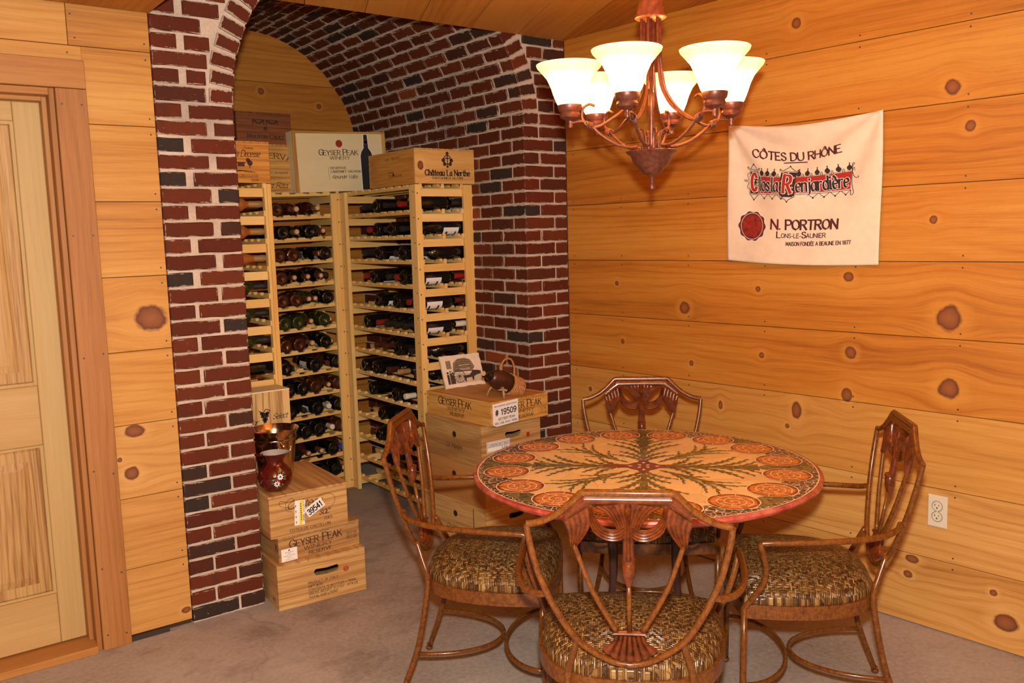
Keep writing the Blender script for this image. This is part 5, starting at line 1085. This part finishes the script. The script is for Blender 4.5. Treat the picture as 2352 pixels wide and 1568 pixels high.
def m_rattan():
    """herringbone weave of flat cane, in the seat's own plane"""
    m, nt, b = newmat('woven_cane'); N = NT(nt); o = N.xyz(N.obj()); W = 0.0058
    # wobble so that the strips are not ruler-straight
    nz = N.noise(N.obj(), 22, 2); u = N.m('DIVIDE', N.m('ADD', o[0], N.m('MULTIPLY', nz, 0.004)), W); v = N.m('DIVIDE', N.m('ADD', o[1], N.m('MULTIPLY', nz, 0.006)), W)
    i, j = N.m('FLOOR', u), N.m('FLOOR', v)
    blk = N.m('FLOOR', N.m('DIVIDE', i, 5.0)); sgn = N.m('SUBTRACT', 1.0, N.m('MULTIPLY', N.m('FLOORED_MODULO', blk, 2.0), 2.0))
    k = N.m('FLOORED_MODULO', N.m('ADD', N.m('MULTIPLY', i, sgn), j), 4.0); over = N.m('LESS_THAN', k, 2.0)
    fu, fv = N.m('FRACT', u), N.m('FRACT', v)
    hump = lambda f: N.m('SUBTRACT', 1.0, N.m('POWER', N.m('ABSOLUTE', N.m('MULTIPLY_ADD', f, 2.0, -1.0)), 2.0))
    hu, hv = hump(fu), hump(fv)
    hgt = N.m('ADD', N.m('MULTIPLY', over, hu), N.m('MULTIPLY', N.m('SUBTRACT', 1.0, over), hv))
    # strip identity: vertical strips by column and run, horizontal by row and run
    ida = N.comb(i, N.m('FLOOR', N.m('DIVIDE', N.m('SUBTRACT', j, k), 4.0)), 1.0); idb = N.comb(N.m('FLOOR', N.m('DIVIDE', N.m('SUBTRACT', i, k), 4.0)), j, 2.0)
    wn = N.node('ShaderNodeTexWhiteNoise'); N.put(wn.inputs[0], N.vm('ADD', N.vm('MULTIPLY', ida, N.comb(over, over, over)), N.vm('MULTIPLY', idb, N.comb(*([N.m('SUBTRACT', 1.0, over)]*3)))))
    r = wn.outputs[0]
    fib = N.noise(N.obj(), 260, 2, 0.7)
    col = N.ramp(N.m('ADD', N.m('MULTIPLY', r, 0.75), N.m('MULTIPLY', fib, 0.3)), [(0.08, (0.026, 0.0095, 0.0028)), (0.38, (0.095, 0.040, 0.0095)), (0.70, (0.185, 0.092, 0.024)), (0.98, (0.36, 0.215, 0.070))])
    col = N.mix(N.m('MULTIPLY', N.sstep(hgt, 0.40, 0.08), 0.85), col, (0.012, 0.0045, 0.002))
    N.put(b.inputs['Base Color'], col); b.inputs['Roughness'].default_value = 0.24; b.inputs['Specular IOR Level'].default_value = 0.6
    N.put(b.inputs['Normal'], N.bump(hgt, 0.8, 0.003)); return m
M_BRZ, M_CARV, M_CANE = m_bronze(), m_carved(), m_rattan()
def bk3(x, z, off=0.0): return (x, 0.085*(0.96-z)/0.475+off, z)
def patch(mb, eL, eR, ribs, amp=0.0038, th=0.005, n=14):
    """fluted carving between two edges, both faces"""
    L = cr(eL, 4); R = cr(eR, 4); m = 12
    rs = lambda P: [P[min(len(P)-1, int(round(i*(len(P)-1)/m)))] for i in range(m+1)]
    L, R = rs(L), rs(R); k = ribs*4
    V = []
    for side in (-1, 1):
        for i in range(m+1):
            for j in range(k+1):
                s = j/k; x = L[i][0]*(1-s)+R[i][0]*s; z = L[i][1]*(1-s)+R[i][1]*s
                d = th*(0.45+0.55*math.sin(PI*s)**0.5)+amp*abs(math.sin(PI*ribs*s)) if 0 < s < 1 else th*0.35
                V.append(bk3(x, z, side*d))
    w_ = k+1; h = m+1; F = []
    for i in range(m):
        for j in range(k):
            F += [(i*w_+j, (i+1)*w_+j, (i+1)*w_+j+1, i*w_+j+1), (h*w_+i*w_+j, h*w_+i*w_+j+1, h*w_+(i+1)*w_+j+1, h*w_+(i+1)*w_+j)]
    for i in range(m):
        F += [(i*w_, h*w_+i*w_, h*w_+(i+1)*w_, (i+1)*w_), (i*w_+k, (i+1)*w_+k, h*w_+(i+1)*w_+k, h*w_+i*w_+k)]
    for j in range(k):
        F += [(j, j+1, h*w_+j+1, h*w_+j), (m*w_+j, h*w_+m*w_+j, h*w_+m*w_+j+1, m*w_+j+1)]
    mb.add(V, F)
def seat_outline():
    half = [(0.0, 0.100), (0.075, 0.106), (0.135, 0.124), (0.190, 0.165), (0.228, 0.225), (0.250, 0.305), (0.258, 0.390), (0.256, 0.460), (0.252, 0.524)]
    r = cr(half, 3); front = [(0.16, 0.541), (0.08, 0.549), (0.0, 0.552), (-0.08, 0.549), (-0.16, 0.541)]
    return r+front+[(-x, y) for x, y in r[::-1]][:-1]
def make_chair(label, loc, th):
    c = thing('dining_chair', label, 'chair', (loc[0], loc[1], 0), th-PI/2, 'dining chairs around the table')
    # crest rail with flared ends
    fl = cr([(-0.246, 0.876), (-0.222, 0.880), (-0.196, 0.890), (-0.168, 0.906), (-0.140, 0.930), (-0.113, 0.958)], 4)
    top = fl+[(-0.108, 0.9605), (0.108, 0.9605)]+[(-x, z) for x, z in fl[::-1]]
    MB().tube([bk3(x, z) for x, z in top], 0.0092, 10, up=(0, 1, 0)).build('crest_rail', M_BRZ, c, 'auto')
    sd = cr([(-0.246, 0.874), (-0.243, 0.840), (-0.233, 0.784), (-0.217, 0.7225), (-0.186, 0.646), (-0.141, 0.566), (-0.092, 0.522), (-0.042, 0.494), (0.0, 0.486)], 4)
    MB().tube([bk3(x, z) for x, z in sd]+[bk3(-x, z) for x, z in sd[::-1][1:]], 0.0085, 10, up=(0, 1, 0)).build('back_frame', M_BRZ, c, 'auto')
    dp = MB()
    for s in (1, -1):
        f = lambda P: [(x*s, z) for x, z in P]
        patch(dp, f([(-0.156, 0.884), (-0.150, 0.868), (-0.145, 0.845), (-0.142, 0.820)]), f([(-0.094, 0.926), (-0.088, 0.885), (-0.102, 0.850), (-0.124, 0.819)]), 5)
        patch(dp, f([(-0.095, 0.924), (-0.091, 0.872), (-0.078, 0.850), (-0.054, 0.835), (-0.027, 0.833), (-0.010, 0.842), (0.002, 0.872)]), f([(-0.084, 0.924), (-0.076, 0.893), (-0.062, 0.874), (-0.045, 0.866), (-0.028, 0.866), (-0.010, 0.880), (0.0, 0.908)]), 4)
        patch(dp, f([(-0.084, 0.926), (-0.060, 0.914), (-0.042, 0.893), (-0.028, 0.866)]), f([(-0.004, 0.936), (-0.006, 0.918), (-0.004, 0.898), (0.0, 0.876)]), 5)
    patch(dp, [(-0.005, 0.905), (-0.012, 0.855), (-0.0135, 0.815), (-0.015, 0.778)], [(0.005, 0.905), (0.012, 0.855), (0.0135, 0.815), (0.015, 0.778)], 3)
    patch(dp, [(-0.104, 0.952), (-0.05, 0.952), (0.05, 0.952), (0.104, 0.952)], [(-0.104, 0.928), (-0.05, 0.930), (0.05, 0.930), (0.104, 0.928)], 1)
    patch(dp, [(-0.150, 0.915), (-0.130, 0.935), (-0.104, 0.953)], [(-0.152, 0.882), (-0.122, 0.905), (-0.090, 0.928)], 1)
    patch(dp, [(0.150, 0.915), (0.130, 0.935), (0.104, 0.953)], [(0.152, 0.882), (0.122, 0.905), (0.090, 0.928)], 1)
    for x in (-0.090, 0.0, 0.090): dp.lathe([(0.0, -0.011), (0.005, -0.008), (0.006, 0), (0.005, 0.008), (0.0, 0.011)], 8, bk3(x, 0.926))
    dp.build('carved_drape', M_CARV, c, 'auto')
    for s in (-1, 1):
        MB().tube([bk3(s*x, z) for x, z in cr([(0.133, 0.826), (0.117, 0.774), (0.094, 0.706), (0.064, 0.643), (0.031, 0.582)], 4)], [0.0062+0.0016*(i/16) for i in range(17)], 8).build('spindle', M_BRZ, c, True)
    MB().tube([bk3(0, 0.72), bk3(0, 0.578)], [0.0055, 0.0072], 8).build('spindle', M_BRZ, c, True)
    ts = MB().lathe([(0.0, -0.036), (0.006, -0.035), (0.010, -0.024), (0.0165, -0.002), (0.0165, 0.018), (0.0145, 0.024), (0.0172, 0.026), (0.0172, 0.034), (0.014, 0.036), (0.0, 0.037)], 12, bk3(0, 0.748)); ts.build('tassel', M_CARV, c, 'auto')
    fn_ = MB()
    for i in range(7):
        a0, a1 = (-0.036+0.072*i/7), (-0.036+0.072*(i+1)/7); b0, b1 = (-0.070+0.140*i/7), (-0.070+0.140*(i+1)/7)
        zb = lambda x: 0.499+0.034*abs(x/0.070)**2.2
        patch(fn_, [(a0, 0.574), ((a0*0.75+b0*0.25), 0.552), (b0, zb(b0))], [(a1, 0.574), (a1*0.75+b1*0.25, 0.552), (b1, zb(b1)-0.0)], 1, amp=0.0035, th=0.006)
    patch(fn_, [(-0.040, 0.586), (0.0, 0.587), (0.040, 0.586)], [(-0.040, 0.573), (0.0, 0.573), (0.040, 0.573)], 1, th=0.009)
    fn_.build('carved_fan', M_CARV, c, 'auto')
    # seat
    ol = seat_outline(); n = len(ol); cx, cy = 0.0, 0.335
    ring = lambda s, z: [(cx+(x-cx)*s, cy+(y-cy)*s, z) for x, y in ol]
    V = ring(1.03, 0.394)+ring(1.03, 0.437)+ring(0.985, 0.437)+ring(0.985, 0.394); F = []
    for q in range(4):
        for k in range(n): F.append((q*n+k, q*n+(k+1) % n, ((q+1) % 4)*n+(k+1) % n, ((q+1) % 4)*n+k))
    MB().add(V, F).build('seat_frame', M_BRZ, c, 'auto')
    lv = [(0.983, 0.425), (0.996, 0.440), (0.990, 0.455), (0.955, 0.474), (0.88, 0.492), (0.76, 0.506), (0.60, 0.516), (0.40, 0.5225), (0.20, 0.5255)]
    V = []; F = []
    for s, z in lv: V += ring(s, z)
    for q in range(len(lv)-1):
        for k in range(n): F.append((q*n+k, q*n+(k+1) % n, (q+1)*n+(k+1) % n, (q+1)*n+k))
    F.append(tuple((len(lv)-1)*n+k for k in range(n))); F.append(tuple(range(n-1, -1, -1)))
    MB().add(V, F).build('seat_cushion', M_CANE, c, True)
    for s in (-1, 1):
        rl = cr([(s*0.131, 0.080, 0.556), (s*0.148, 0.104, 0.495), (s*0.160, 0.122, 0.440), (s*0.166, 0.116, 0.360), (s*0.176, 0.082, 0.190), (s*0.209, 0.015, 0.004)], 5)
        lg = MB().tube(rl, [0.0085+0.0015*min(1, i/8) for i in range(len(rl))], 10).build('leg', M_BRZ, c, True)
        MB().lathe([(0.0, 0.0), (0.012, 0.0), (0.0135, 0.004), (0.0135, 0.010), (0.010, 0.014), (0.0095, 0.022)], 12, (s*0.208, 0.016, 0.0005)).build('foot', M_BRZ, lg, True)
        fl_ = MB().tube([(s*0.256, 0.524, 0.432), (s*0.252, 0.526, 0.25), (s*0.248, 0.530, 0.004)], 0.0098, 10).build('leg', M_BRZ, c, True)
        MB().lathe([(0.0, 0.0), (0.012, 0.0), (0.0135, 0.004), (0.0135, 0.010), (0.010, 0.014)], 12, (s*0.248, 0.530, 0.0005)).build('foot', M_BRZ, fl_, True)
        ar = cr([(s*0.203, 0.060, 0.682), (s*0.232, 0.078, 0.672), (s*0.270, 0.130, 0.664), (s*0.298, 0.220, 0.660), (s*0.310, 0.340, 0.656), (s*0.313, 0.478, 0.652)], 4)
        ps = [(s*0.3135, 0.484, 0.648), (s*0.312, 0.482, 0.636)]+cr([(s*0.309, 0.478, 0.622), (s*0.294, 0.466, 0.570), (s*0.276, 0.470, 0.515), (s*0.262, 0.496, 0.465), (s*0.257, 0.522, 0.428)], 4)
        MB().tube(ar+ps, 0.0094, 10).build('armrest', M_BRZ, c, 'auto')
    zz = 0.174
    MB().tube([(0.177*math.cos(PI*k/20), 0.080+0.268*math.sin(PI*k/20), zz) for k in range(21)], 0.0072, 8).build('stretcher', M_BRZ, c, True)
    MB().tube([(0.250*math.cos(PI*k/20), 0.527-0.164*math.sin(PI*k/20), zz) for k in range(21)], 0.0072, 8).build('stretcher', M_BRZ, c, True)
    return c
def copy_tree(o, parent=None):
    c = o.copy(); link(c, parent)
    for ch in list(o.children): copy_tree(ch, c)
    return c
ch0 = make_chair('nearest dining chair, seen from behind with its carved back towards us', (-1.685, -2.170), math.radians(45.2))
for lab, (x, y), a in (('far dining chair beyond the table against the pine wall', (-0.483, -1.022), 227.0), ('left dining chair beside the crates, in profile facing the table', (-1.622, -0.971), -46.2), ('right dining chair by the electrical outlet, facing the table', (-0.471, -2.180), 135.1)):
    k = copy_tree(ch0); k.location = (x, y, 0); k.rotation_euler = (0, 0, math.radians(a)-PI/2); k['label'] = lab
# ================================================================== chandelier
CHC = (-0.992, -1.588)
M_RUST = flat('rust_bronze', (0.135, 0.040, 0.022), 0.38, 0.35, vary=0.35, scale=70, bump=0.12)
def m_shade():
    """milky glass: part of the bulb's light passes through it"""
    m, nt, b = newmat('alabaster_glass'); N = NT(nt); n = N.noise(N.obj(), 14, 4, 0.6)
    c = N.ramp(n, [(0.35, (0.80, 0.72, 0.58)), (0.65, (0.92, 0.88, 0.78))])
    d = N.node('ShaderNodeBsdfDiffuse'); t = N.node('ShaderNodeBsdfTranslucent'); g = N.node('ShaderNodeBsdfGlossy'); g.inputs['Roughness'].default_value = 0.2
    N.put(d.inputs[0], c); N.put(t.inputs[0], c)
    x = N.node('ShaderNodeMixShader'); x.inputs[0].default_value = 0.55; nt.links.new(d.outputs[0], x.inputs[1]); nt.links.new(t.outputs[0], x.inputs[2])
    y = N.node('ShaderNodeMixShader'); y.inputs[0].default_value = 0.05; nt.links.new(x.outputs[0], y.inputs[1]); nt.links.new(g.outputs[0], y.inputs[2])
    nt.links.new(y.outputs[0], nt.nodes['Material Output'].inputs[0]); nt.nodes.remove(b); return m
M_SHADE = m_shade(); M_BULB = flat('bulb', (1, 0.9, 0.7), 0.3)
bb = M_BULB.node_tree.nodes['Principled BSDF']; bb.inputs['Emission Color'].default_value = (*LAMP_COL, 1); bb.inputs['Emission Strength'].default_value = BULB_EMIT
chd = thing('chandelier', 'six-armed bronze chandelier with glowing bell glass shades', 'chandelier', (CHC[0], CHC[1], 0))
MB().lathe([(0.0, 2.578), (0.075, 2.578), (0.078, 2.560), (0.055, 2.545), (0.018, 2.530), (0.010, 2.520), (0.010, 2.36), (0.020, 2.372), (0.026, 2.364), (0.030, 2.340), (0.039, 2.290), (0.042, 2.284), (0.043, 2.268), (0.050, 2.259), (0.051, 2.254), (0.046, 2.251), (0.0, 2.251)], 32).build('canopy', M_RUST, chd, 'auto')
MB().lathe([(0.0, 1.712), (0.008, 1.714), (0.0105, 1.722), (0.008, 1.731), (0.005, 1.735), (0.006, 1.748), (0.012, 1.758), (0.030, 1.766), (0.034, 1.772), (0.060, 1.800), (0.068, 1.822), (0.082, 1.832), (0.084, 1.836), (0.078, 1.838), (0.0, 1.838)], 36).build('bowl', M_RUST, chd, 'auto')
MB().lathe([(0.0055, 1.838), (0.0085, 1.86), (0.0075, 1.97), (0.0095, 1.975), (0.010, 2.02), (0.0065, 2.025), (0.005, 2.252)], 14).build('centre_stem', M_RUST, chd, True)
PH0 = math.radians(148.8); RS_ = 0.267
def arm_meshes():
    lo_ = MB().tube(cr([(0.048, 0, 1.852), (0.075, 0, 1.850), (0.120, 0, 1.862), (0.168, 0, 1.892), (0.200, 0, 1.922), (0.228, 0, 1.934), (RS_, 0, 1.930)], 5), [0.0052]*31, 8).mesh('lower_arm', M_RUST, True)
    up = MB().tube([(0.030, 0, 2.256), (0.031, 0, 2.14)]+cr([(0.035, 0, 2.09), (0.048, 0, 2.030), (0.085, 0, 1.975), (0.135, 0, 1.938), (0.178, 0, 1.916), (0.210, 0, 1.920), (0.228, 0, 1.945), (0.224, 0, 1.975), (0.204, 0, 1.988), (0.186, 0, 1.982)], 5), 0.0048, 8).mesh('upper_arm', M_RUST, True)
    bd = MB()
    for i in range(4): bd.tube([(0.196+0.005*i+0.0*q, 0.011*math.cos(q), 1.916+0.002*i+0.011*math.sin(q)) for q in [2*PI*j/12 for j in range(13)]], 0.0028, 5, False)
    bd = bd.mesh('band', M_RUST, True)
    sk = MB().lathe([(0.0, 1.912), (0.007, 1.914), (0.009, 1.920), (0.007, 1.927), (0.008, 1.936), (0.018, 1.940), (0.030, 1.946), (0.033, 1.954), (0.030, 1.962), (0.036, 1.968), (0.039, 1.980), (0.039, 1.986), (0.0, 1.986)], 24, (RS_, 0, 0)).mesh('socket_cup', M_RUST, 'auto')
    return lo_, up, bd, sk
lo_, up_, bd_, sk_ = arm_meshes()
sh_p = [(0.036, 0.0), (0.042, 0.010), (0.052, 0.035), (0.060, 0.060), (0.072, 0.085), (0.090, 0.106), (0.101, 0.118), (0.1045, 0.1255), (0.1050, 0.1275), (0.1038, 0.1285), (0.1020, 0.1270)]
shade_me = MB().lathe(sh_p, 40, closed=True).mesh('glass_shade', M_SHADE, True)
bulb_me = MB().lathe([(0.010, 0.0), (0.014, 0.015), (0.026, 0.045), (0.026, 0.062), (0.016, 0.080), (0.0, 0.085)], 16).mesh('bulb', M_BULB, True)
leaf_me = MB().tube(cr([(0.030, 0, 1.842), (0.028, 0, 1.870), (0.036, 0, 1.898), (0.052, 0, 1.905), (0.064, 0, 1.892), (0.060, 0, 1.882)], 4), [0.007-0.00028*i for i in range(21)], 6, flat=0.4, up=(0, 1, 0)).mesh('scroll_leaf', M_RUST, True)
for k in range(6):
    a = PH0+k*PI/3
    for nm, me in (('lower_arm', lo_), ('upper_arm', up_), ('band', bd_), ('socket_cup', sk_)): inst(nm, me, chd, (0, 0, 0), (0, 0, a))
    inst('scroll_leaf', leaf_me, chd, (0, 0, 0), (0, 0, a+PI/6))
    sx, sy = RS_*math.cos(a), RS_*math.sin(a)
    inst('glass_shade', shade_me, chd, (sx, sy, 1.984)); inst('bulb', bulb_me, chd, (sx, sy, 1.990))
# ================================================================== banner on the right wall
bn = thing('wall_banner', 'cream cloth banner with red and black wine lettering pinned to the pine wall', 'banner', (1.04*WS-0.0*WC, -1.04*WC, 0), RWALL)
def cloth(u, v, off=0.0):
    zt_ = 2.034-0.018*u-0.030*4*u*(1-u)*(1-0.25*abs(2*u-1)); zb_ = 1.438-0.016*u-0.010*math.sin(PI*u)
    z = zt_+(zb_-zt_)*v
    d = 0.010+0.020*v*math.sin(PI*u)
    # folds falling from the two pins
    for (uu, sg) in ((0.0, 1), (1.0, -1)):
        du = abs(u-uu); ang = math.atan2(v+0.02, du+0.001)
        rr_ = math.hypot(du, v)
        d += 0.011*math.sin(ang*9.0+uu*1.3)*math.exp(-((rr_-0.45)/0.35)**2)
    d += 0.004*math.sin(u*17+v*3)*(0.3+v)*0.6
    d = max(0.004, d)
    x = u*0.705+0.004*math.sin(v*5)
    return (x, -d-off, z)
nu, nv_ = 70, 60
V = [cloth(i/nu, j/nv_) for j in range(nv_+1) for i in range(nu+1)]
F = [(j*(nu+1)+i, (j+1)*(nu+1)+i, (j+1)*(nu+1)+i+1, j*(nu+1)+i+1) for j in range(nv_) for i in range(nu)]
M_CLOTH = flat('cream_cloth', (0.74, 0.60, 0.43), 0.85, vary=0.05, scale=25, bump=0.0)
clo = MB().add(V, F).build('cloth', M_CLOTH, bn, True); md_ = clo.modifiers.new('thick', 'SOLIDIFY'); md_.thickness = 0.0012; md_.offset = 0
def BP(off):
    def f(px, pz):
        py = -pz; u = (px-72)/1450; t_ = 205-165*u; b_ = 1465+55*u; return cloth(u, (py-t_)/(b_-t_), off)
    return f
def btext(s, px, py, h, style, mat, name, off=0.0022, width=None, rot=0.0, **k):
    mb = MB(); text(mb, s, px, -py, h, style, BP(off), rot=rot, width=width, **k); return mb.build(name, mat, bn)
M_BRED = flat('banner_red', (0.33, 0.016, 0.010), 0.85); M_BWH = flat('banner_white', (0.80, 0.70, 0.58), 0.85); M_BBK = flat('banner_black', (0.020, 0.010, 0.012), 0.85); M_BDR = flat('banner_dark_red', (0.105, 0.008, 0.006), 0.8, vary=0.4, scale=60); M_BMR = flat('banner_maroon', (0.060, 0.010, 0.012), 0.85)
btext('CÔTES DU RHÔNE', 760, 402, 74, 'fancy', M_BMR, 'lettering', width=850, rot=0.075, curve=lambda x: -26+0.00018*x*x)
mb = MB(); line(mb, [(633, -497), (858, -480)], 10, BP(0.0022), False); mb.build('underline', M_BMR, bn)
# red band with pointed finials above and arches below
def strip(mb, pts_top, pts_bot, f):
    n = len(pts_top); R = 8
    mb.add([f(a[0]+(b_[0]-a[0])*r/R, -(a[1]+(b_[1]-a[1])*r/R)) for r in range(R+1) for a, b_ in zip(pts_top, pts_bot)], [((r+1)*n+i, (r+1)*n+i+1, r*n+i+1, r*n+i) for r in range(R) for i in range(n-1)])
tp = [(385+ i*(1258-385)/24, 642-52*((i/24)**1.6)) for i in range(25)]; bt = [(385+i*(1258-385)/24, 802-40*((i/24)**1.3)) for i in range(25)]
mb = MB(); strip(mb, [(x, y-9) for x, y in tp], [(x, y+13) for x, y in bt], BP(0.0014)); mb.build('band_outline', M_BBK, bn)
mb = MB(); strip(mb, [(x, y-5) for x, y in tp], [(x, y+8) for x, y in bt], BP(0.0018)); mb.build('band_edge', M_BWH, bn)
mb = MB(); strip(mb, tp, bt, BP(0.0026)); mb.build('red_band', M_BRED, bn)
mb = MB(); f = BP(0.0022)
for x, y in ((425, 612), (490, 610), (556, 608), (792, 598), (873, 592), (965, 584), (1055, 575), (1147, 566), (1236, 556)):
    mb.add([f(x, -(y-40)), f(x-22, -(y-2)), f(x, -(y+28)), f(x+22, -(y-2))], [(0, 1, 2, 3)]); disc(mb, x, -(y-44), 7, f, 8); disc(mb, x, -y, 24, f, 12, r0=18)
    line(mb, [(x+30, -(y+30)), (x+34, -(y+2)), (x+44, -(y+2)), (x+48, -(y+30))], 5, f)
for i in range(9):
    if 3 <= i <= 4: continue
    x = 405+i*96; y = 815-40*((x-385)/873)**1.3; line(mb, [(x, -(y-5)), (x+24, -(y+18)), (x+46, -(y+34))], 5, f); line(mb, [(x+46, -(y+34)), (x+66, -(y+16)), (x+90, -(y-9))], 5, f); disc(mb, x+46, -(y+36), 9, f, 8)
line(mb, [(1262, -545), (1280, -515), (1262, -520), (1265, -600), (1290, -650), (1325, -655), (1320, -640)], 6, f); line(mb, [(1262, -560), (1265, -700), (1290, -800), (1265, -820), (1262, -770)], 6, f)
for x0, x1, y0, y1 in ((284, 384, 585, 822), (628, 768, 575, 822)):
    line(mb, [(x0, -(y0-4)), (x0-20, -(y0-20)), (x0-14, -(y0+4))], 6, f); line(mb, [(x1, -(y0-4)), (x1+16, -(y0-20)), (x1+12, -(y0+4))], 6, f); c_ = (x0+x1)/2
    line(mb, [(x0+12, -(y0-6)), (c_-20, -(y0-30)), (c_, -(y0-46)), (c_+20, -(y0-30)), (x1-12, -(y0-6))], 6, f); disc(mb, c_, -(y0-50), 8, f, 8)
    line(mb, [(x0+12, -(y1+6)), (c_-20, -(y1+26)), (c_, -(y1+46)), (c_+20, -(y1+26)), (x1-12, -(y1+6))], 6, f); disc(mb, c_, -(y1+50), 8, f, 8)
line(mb, [(284, -620), (262, -640), (275, -690), (235, -692), (240, -705), (275, -710), (262, -760), (284, -775)], 5, f)
mb.build('ornament', M_BBK, bn)
for nm, ch, x0, x1, y0, y1 in (('initial', 'C', 284, 388, 582, 824), ('initial', 'R', 626, 772, 572, 824)):
    mb = MB(); strip(mb, [(x0+(x1-x0)*i/10, y0) for i in range(11)], [(x0+(x1-x0)*i/10, (y0+y1)/2) for i in range(11)], BP(0.0030)); strip(mb, [(x0+(x1-x0)*i/10, (y0+y1)/2) for i in range(11)], [(x0+(x1-x0)*i/10, y1) for i in range(11)], BP(0.0030)); mb.build('initial_block', M_BBK, bn)
    mb = MB(); f = BP(0.0036); frame(mb, x0+5, x1-5, -y1+5, -y0-5, 5, f)
    for k in range(22):
        cx_, cy_ = x0+14+((k*37) % int(x1-x0-28)), y0+16+((k*61) % int(y1-y0-30)); line(mb, [(cx_-8, -cy_), (cx_, -(cy_-9)), (cx_+8, -cy_), (cx_, -(cy_+7))], 4, f)
    mb.build('initial_filigree', M_BWH, bn)
    btext(ch, (x0+x1)/2, (y0+y1)/2, 165, 'roman', M_BWH, 'initial_outline', 0.0042, width=(x1-x0)*0.46, grow=15); btext(ch, (x0+x1)/2, (y0+y1)/2, 165, 'roman', M_BRED, 'initial', 0.0048, width=(x1-x0)*0.46, grow=3)
for s, px, py, wd in (('los', 456, 712, 118), ('la', 575, 710, 68), ('enjardière', 1008, 692, 452)):
    ro = 0.0 if px < 600 else 0.07
    btext(s, px, py, 128, 'black', M_BWH, 'band_lettering_outline', 0.0034, width=wd, rot=ro, grow=10); btext(s, px, py, 128, 'black', M_BBK, 'band_lettering', 0.0042, width=wd, rot=ro)
# wax seal
f = BP(0.0022); mb = MB(); disc(mb, 340, -1125, 148, f, 60, wob=0.05, waves=10); sl = mb.build('wax_seal', M_BWH, bn)
f = BP(0.0026); mb = MB(); disc(mb, 340, -1125, 140, f, 60, wob=0.05, waves=10); mb.build('wax_seal', M_BDR, bn)
f = BP(0.0030); mb = MB(); disc(mb, 340, -1125, 108, f, 40); mb.build('seal_field', flat('seal_red', (0.20, 0.010, 0.007), 0.7, vary=0.5, scale=45), bn)
f = BP(0.0034); mb = MB()
for k in range(60): disc(mb, 340+114*math.cos(2*PI*k/60), -1125+126*math.sin(2*PI*k/60), 4.6, f, 6)
mb.build('seal_beads', M_BWH, bn)
mb = MB(); f = BP(0.0034)
for x, y, r in ((340, 1090, 26), (318, 1120, 30), (366, 1128, 34), (335, 1160, 44), (385, 1150, 26), (300, 1150, 20), (350, 1062, 14)): disc(mb, x, -y, r, f, 7, wob=0.2, waves=3)
mb.build('seal_relief', M_BDR, bn)
btext('N.', 590, 1096, 92, 'fancy', M_BDR, 'lettering', width=96); btext('PORTRON', 930, 1096, 92, 'fancy', M_BMR, 'lettering', width=480)
btext('L', 622, 1196, 58, 'bold', M_BMR, 'lettering'); btext('ONS-LE-', 744, 1204, 40, 'sans', M_BMR, 'lettering', width=190); btext('S', 866, 1196, 58, 'bold', M_BMR, 'lettering'); btext('AUNIER', 980, 1204, 42, 'sans', M_BMR, 'lettering', width=180)
btext('MAISON FONDÉE A BEAUNE EN 1877', 992, 1284, 36, 'heavy', M_BMR, 'lettering', width=590)
for u in (0.018, 0.982):
    x, y, z = cloth(u, 0.012); MB().lathe([(0.0, 0.0), (0.0065, 0.001), (0.006, 0.005), (0.0, 0.0068)], 12).xform(Matrix.Translation((x, y-0.001, z)) @ Matrix.Rotation(PI/2, 4, 'X')).build('push_pin', flat('clear_pin', (0.75, 0.72, 0.66), 0.15), bn, True)
# ================================================================== electrical outlet
oc = thing('electrical_outlet', 'almond electrical outlet plate low on the pine wall', 'outlet', (1.992*WS, -1.992*WC, 0.480), RWALL)
M_ALM = flat('almond_plastic', (0.62, 0.545, 0.40), 0.35); M_SLOT = flat('slot_dark', (0.012, 0.010, 0.009), 0.6)
MB().cbox(-0.0365, 0.0365, -0.006, 0.0, -0.0625, 0.0625, 0.003).build('cover_plate', M_ALM, oc)
for s in (-1, 1):
    zc = s*0.0205; pts = [(0.0185*max(-0.88, min(0.88, math.cos(2*PI*k/24)*1.1)), zc+0.0155*math.sin(2*PI*k/24)) for k in range(24)]
    rc = MB().prism(pts, -0.0085, -0.0062).build('receptacle', M_ALM, oc)
    mb = MB(); f = face_xz(-0.0088); quad(mb, -0.0085, -0.0065, zc+0.000, zc+0.009, f); quad(mb, 0.0060, 0.0080, zc+0.001, zc+0.008, f); quad(mb, -0.0105, -0.0085, zc+0.0035, zc+0.0055, f); disc(mb, 0, zc-0.0065, 0.0030, f, 12); mb.build('slots', M_SLOT, rc)
    mb = MB(); disc(mb, 0, zc, 0.0205, face_xz(-0.0063), 28, r0=0.0188); mb.build('shadow_gap', M_SLOT, oc)
MB().lathe([(0.0, 0.0), (0.003, 0.0004), (0.003, 0.001), (0.0, 0.0012)], 10).xform(Matrix.Translation((0, -0.0061, 0)) @ Matrix.Rotation(PI/2, 4, 'X')).build('screw', M_ALM, oc)
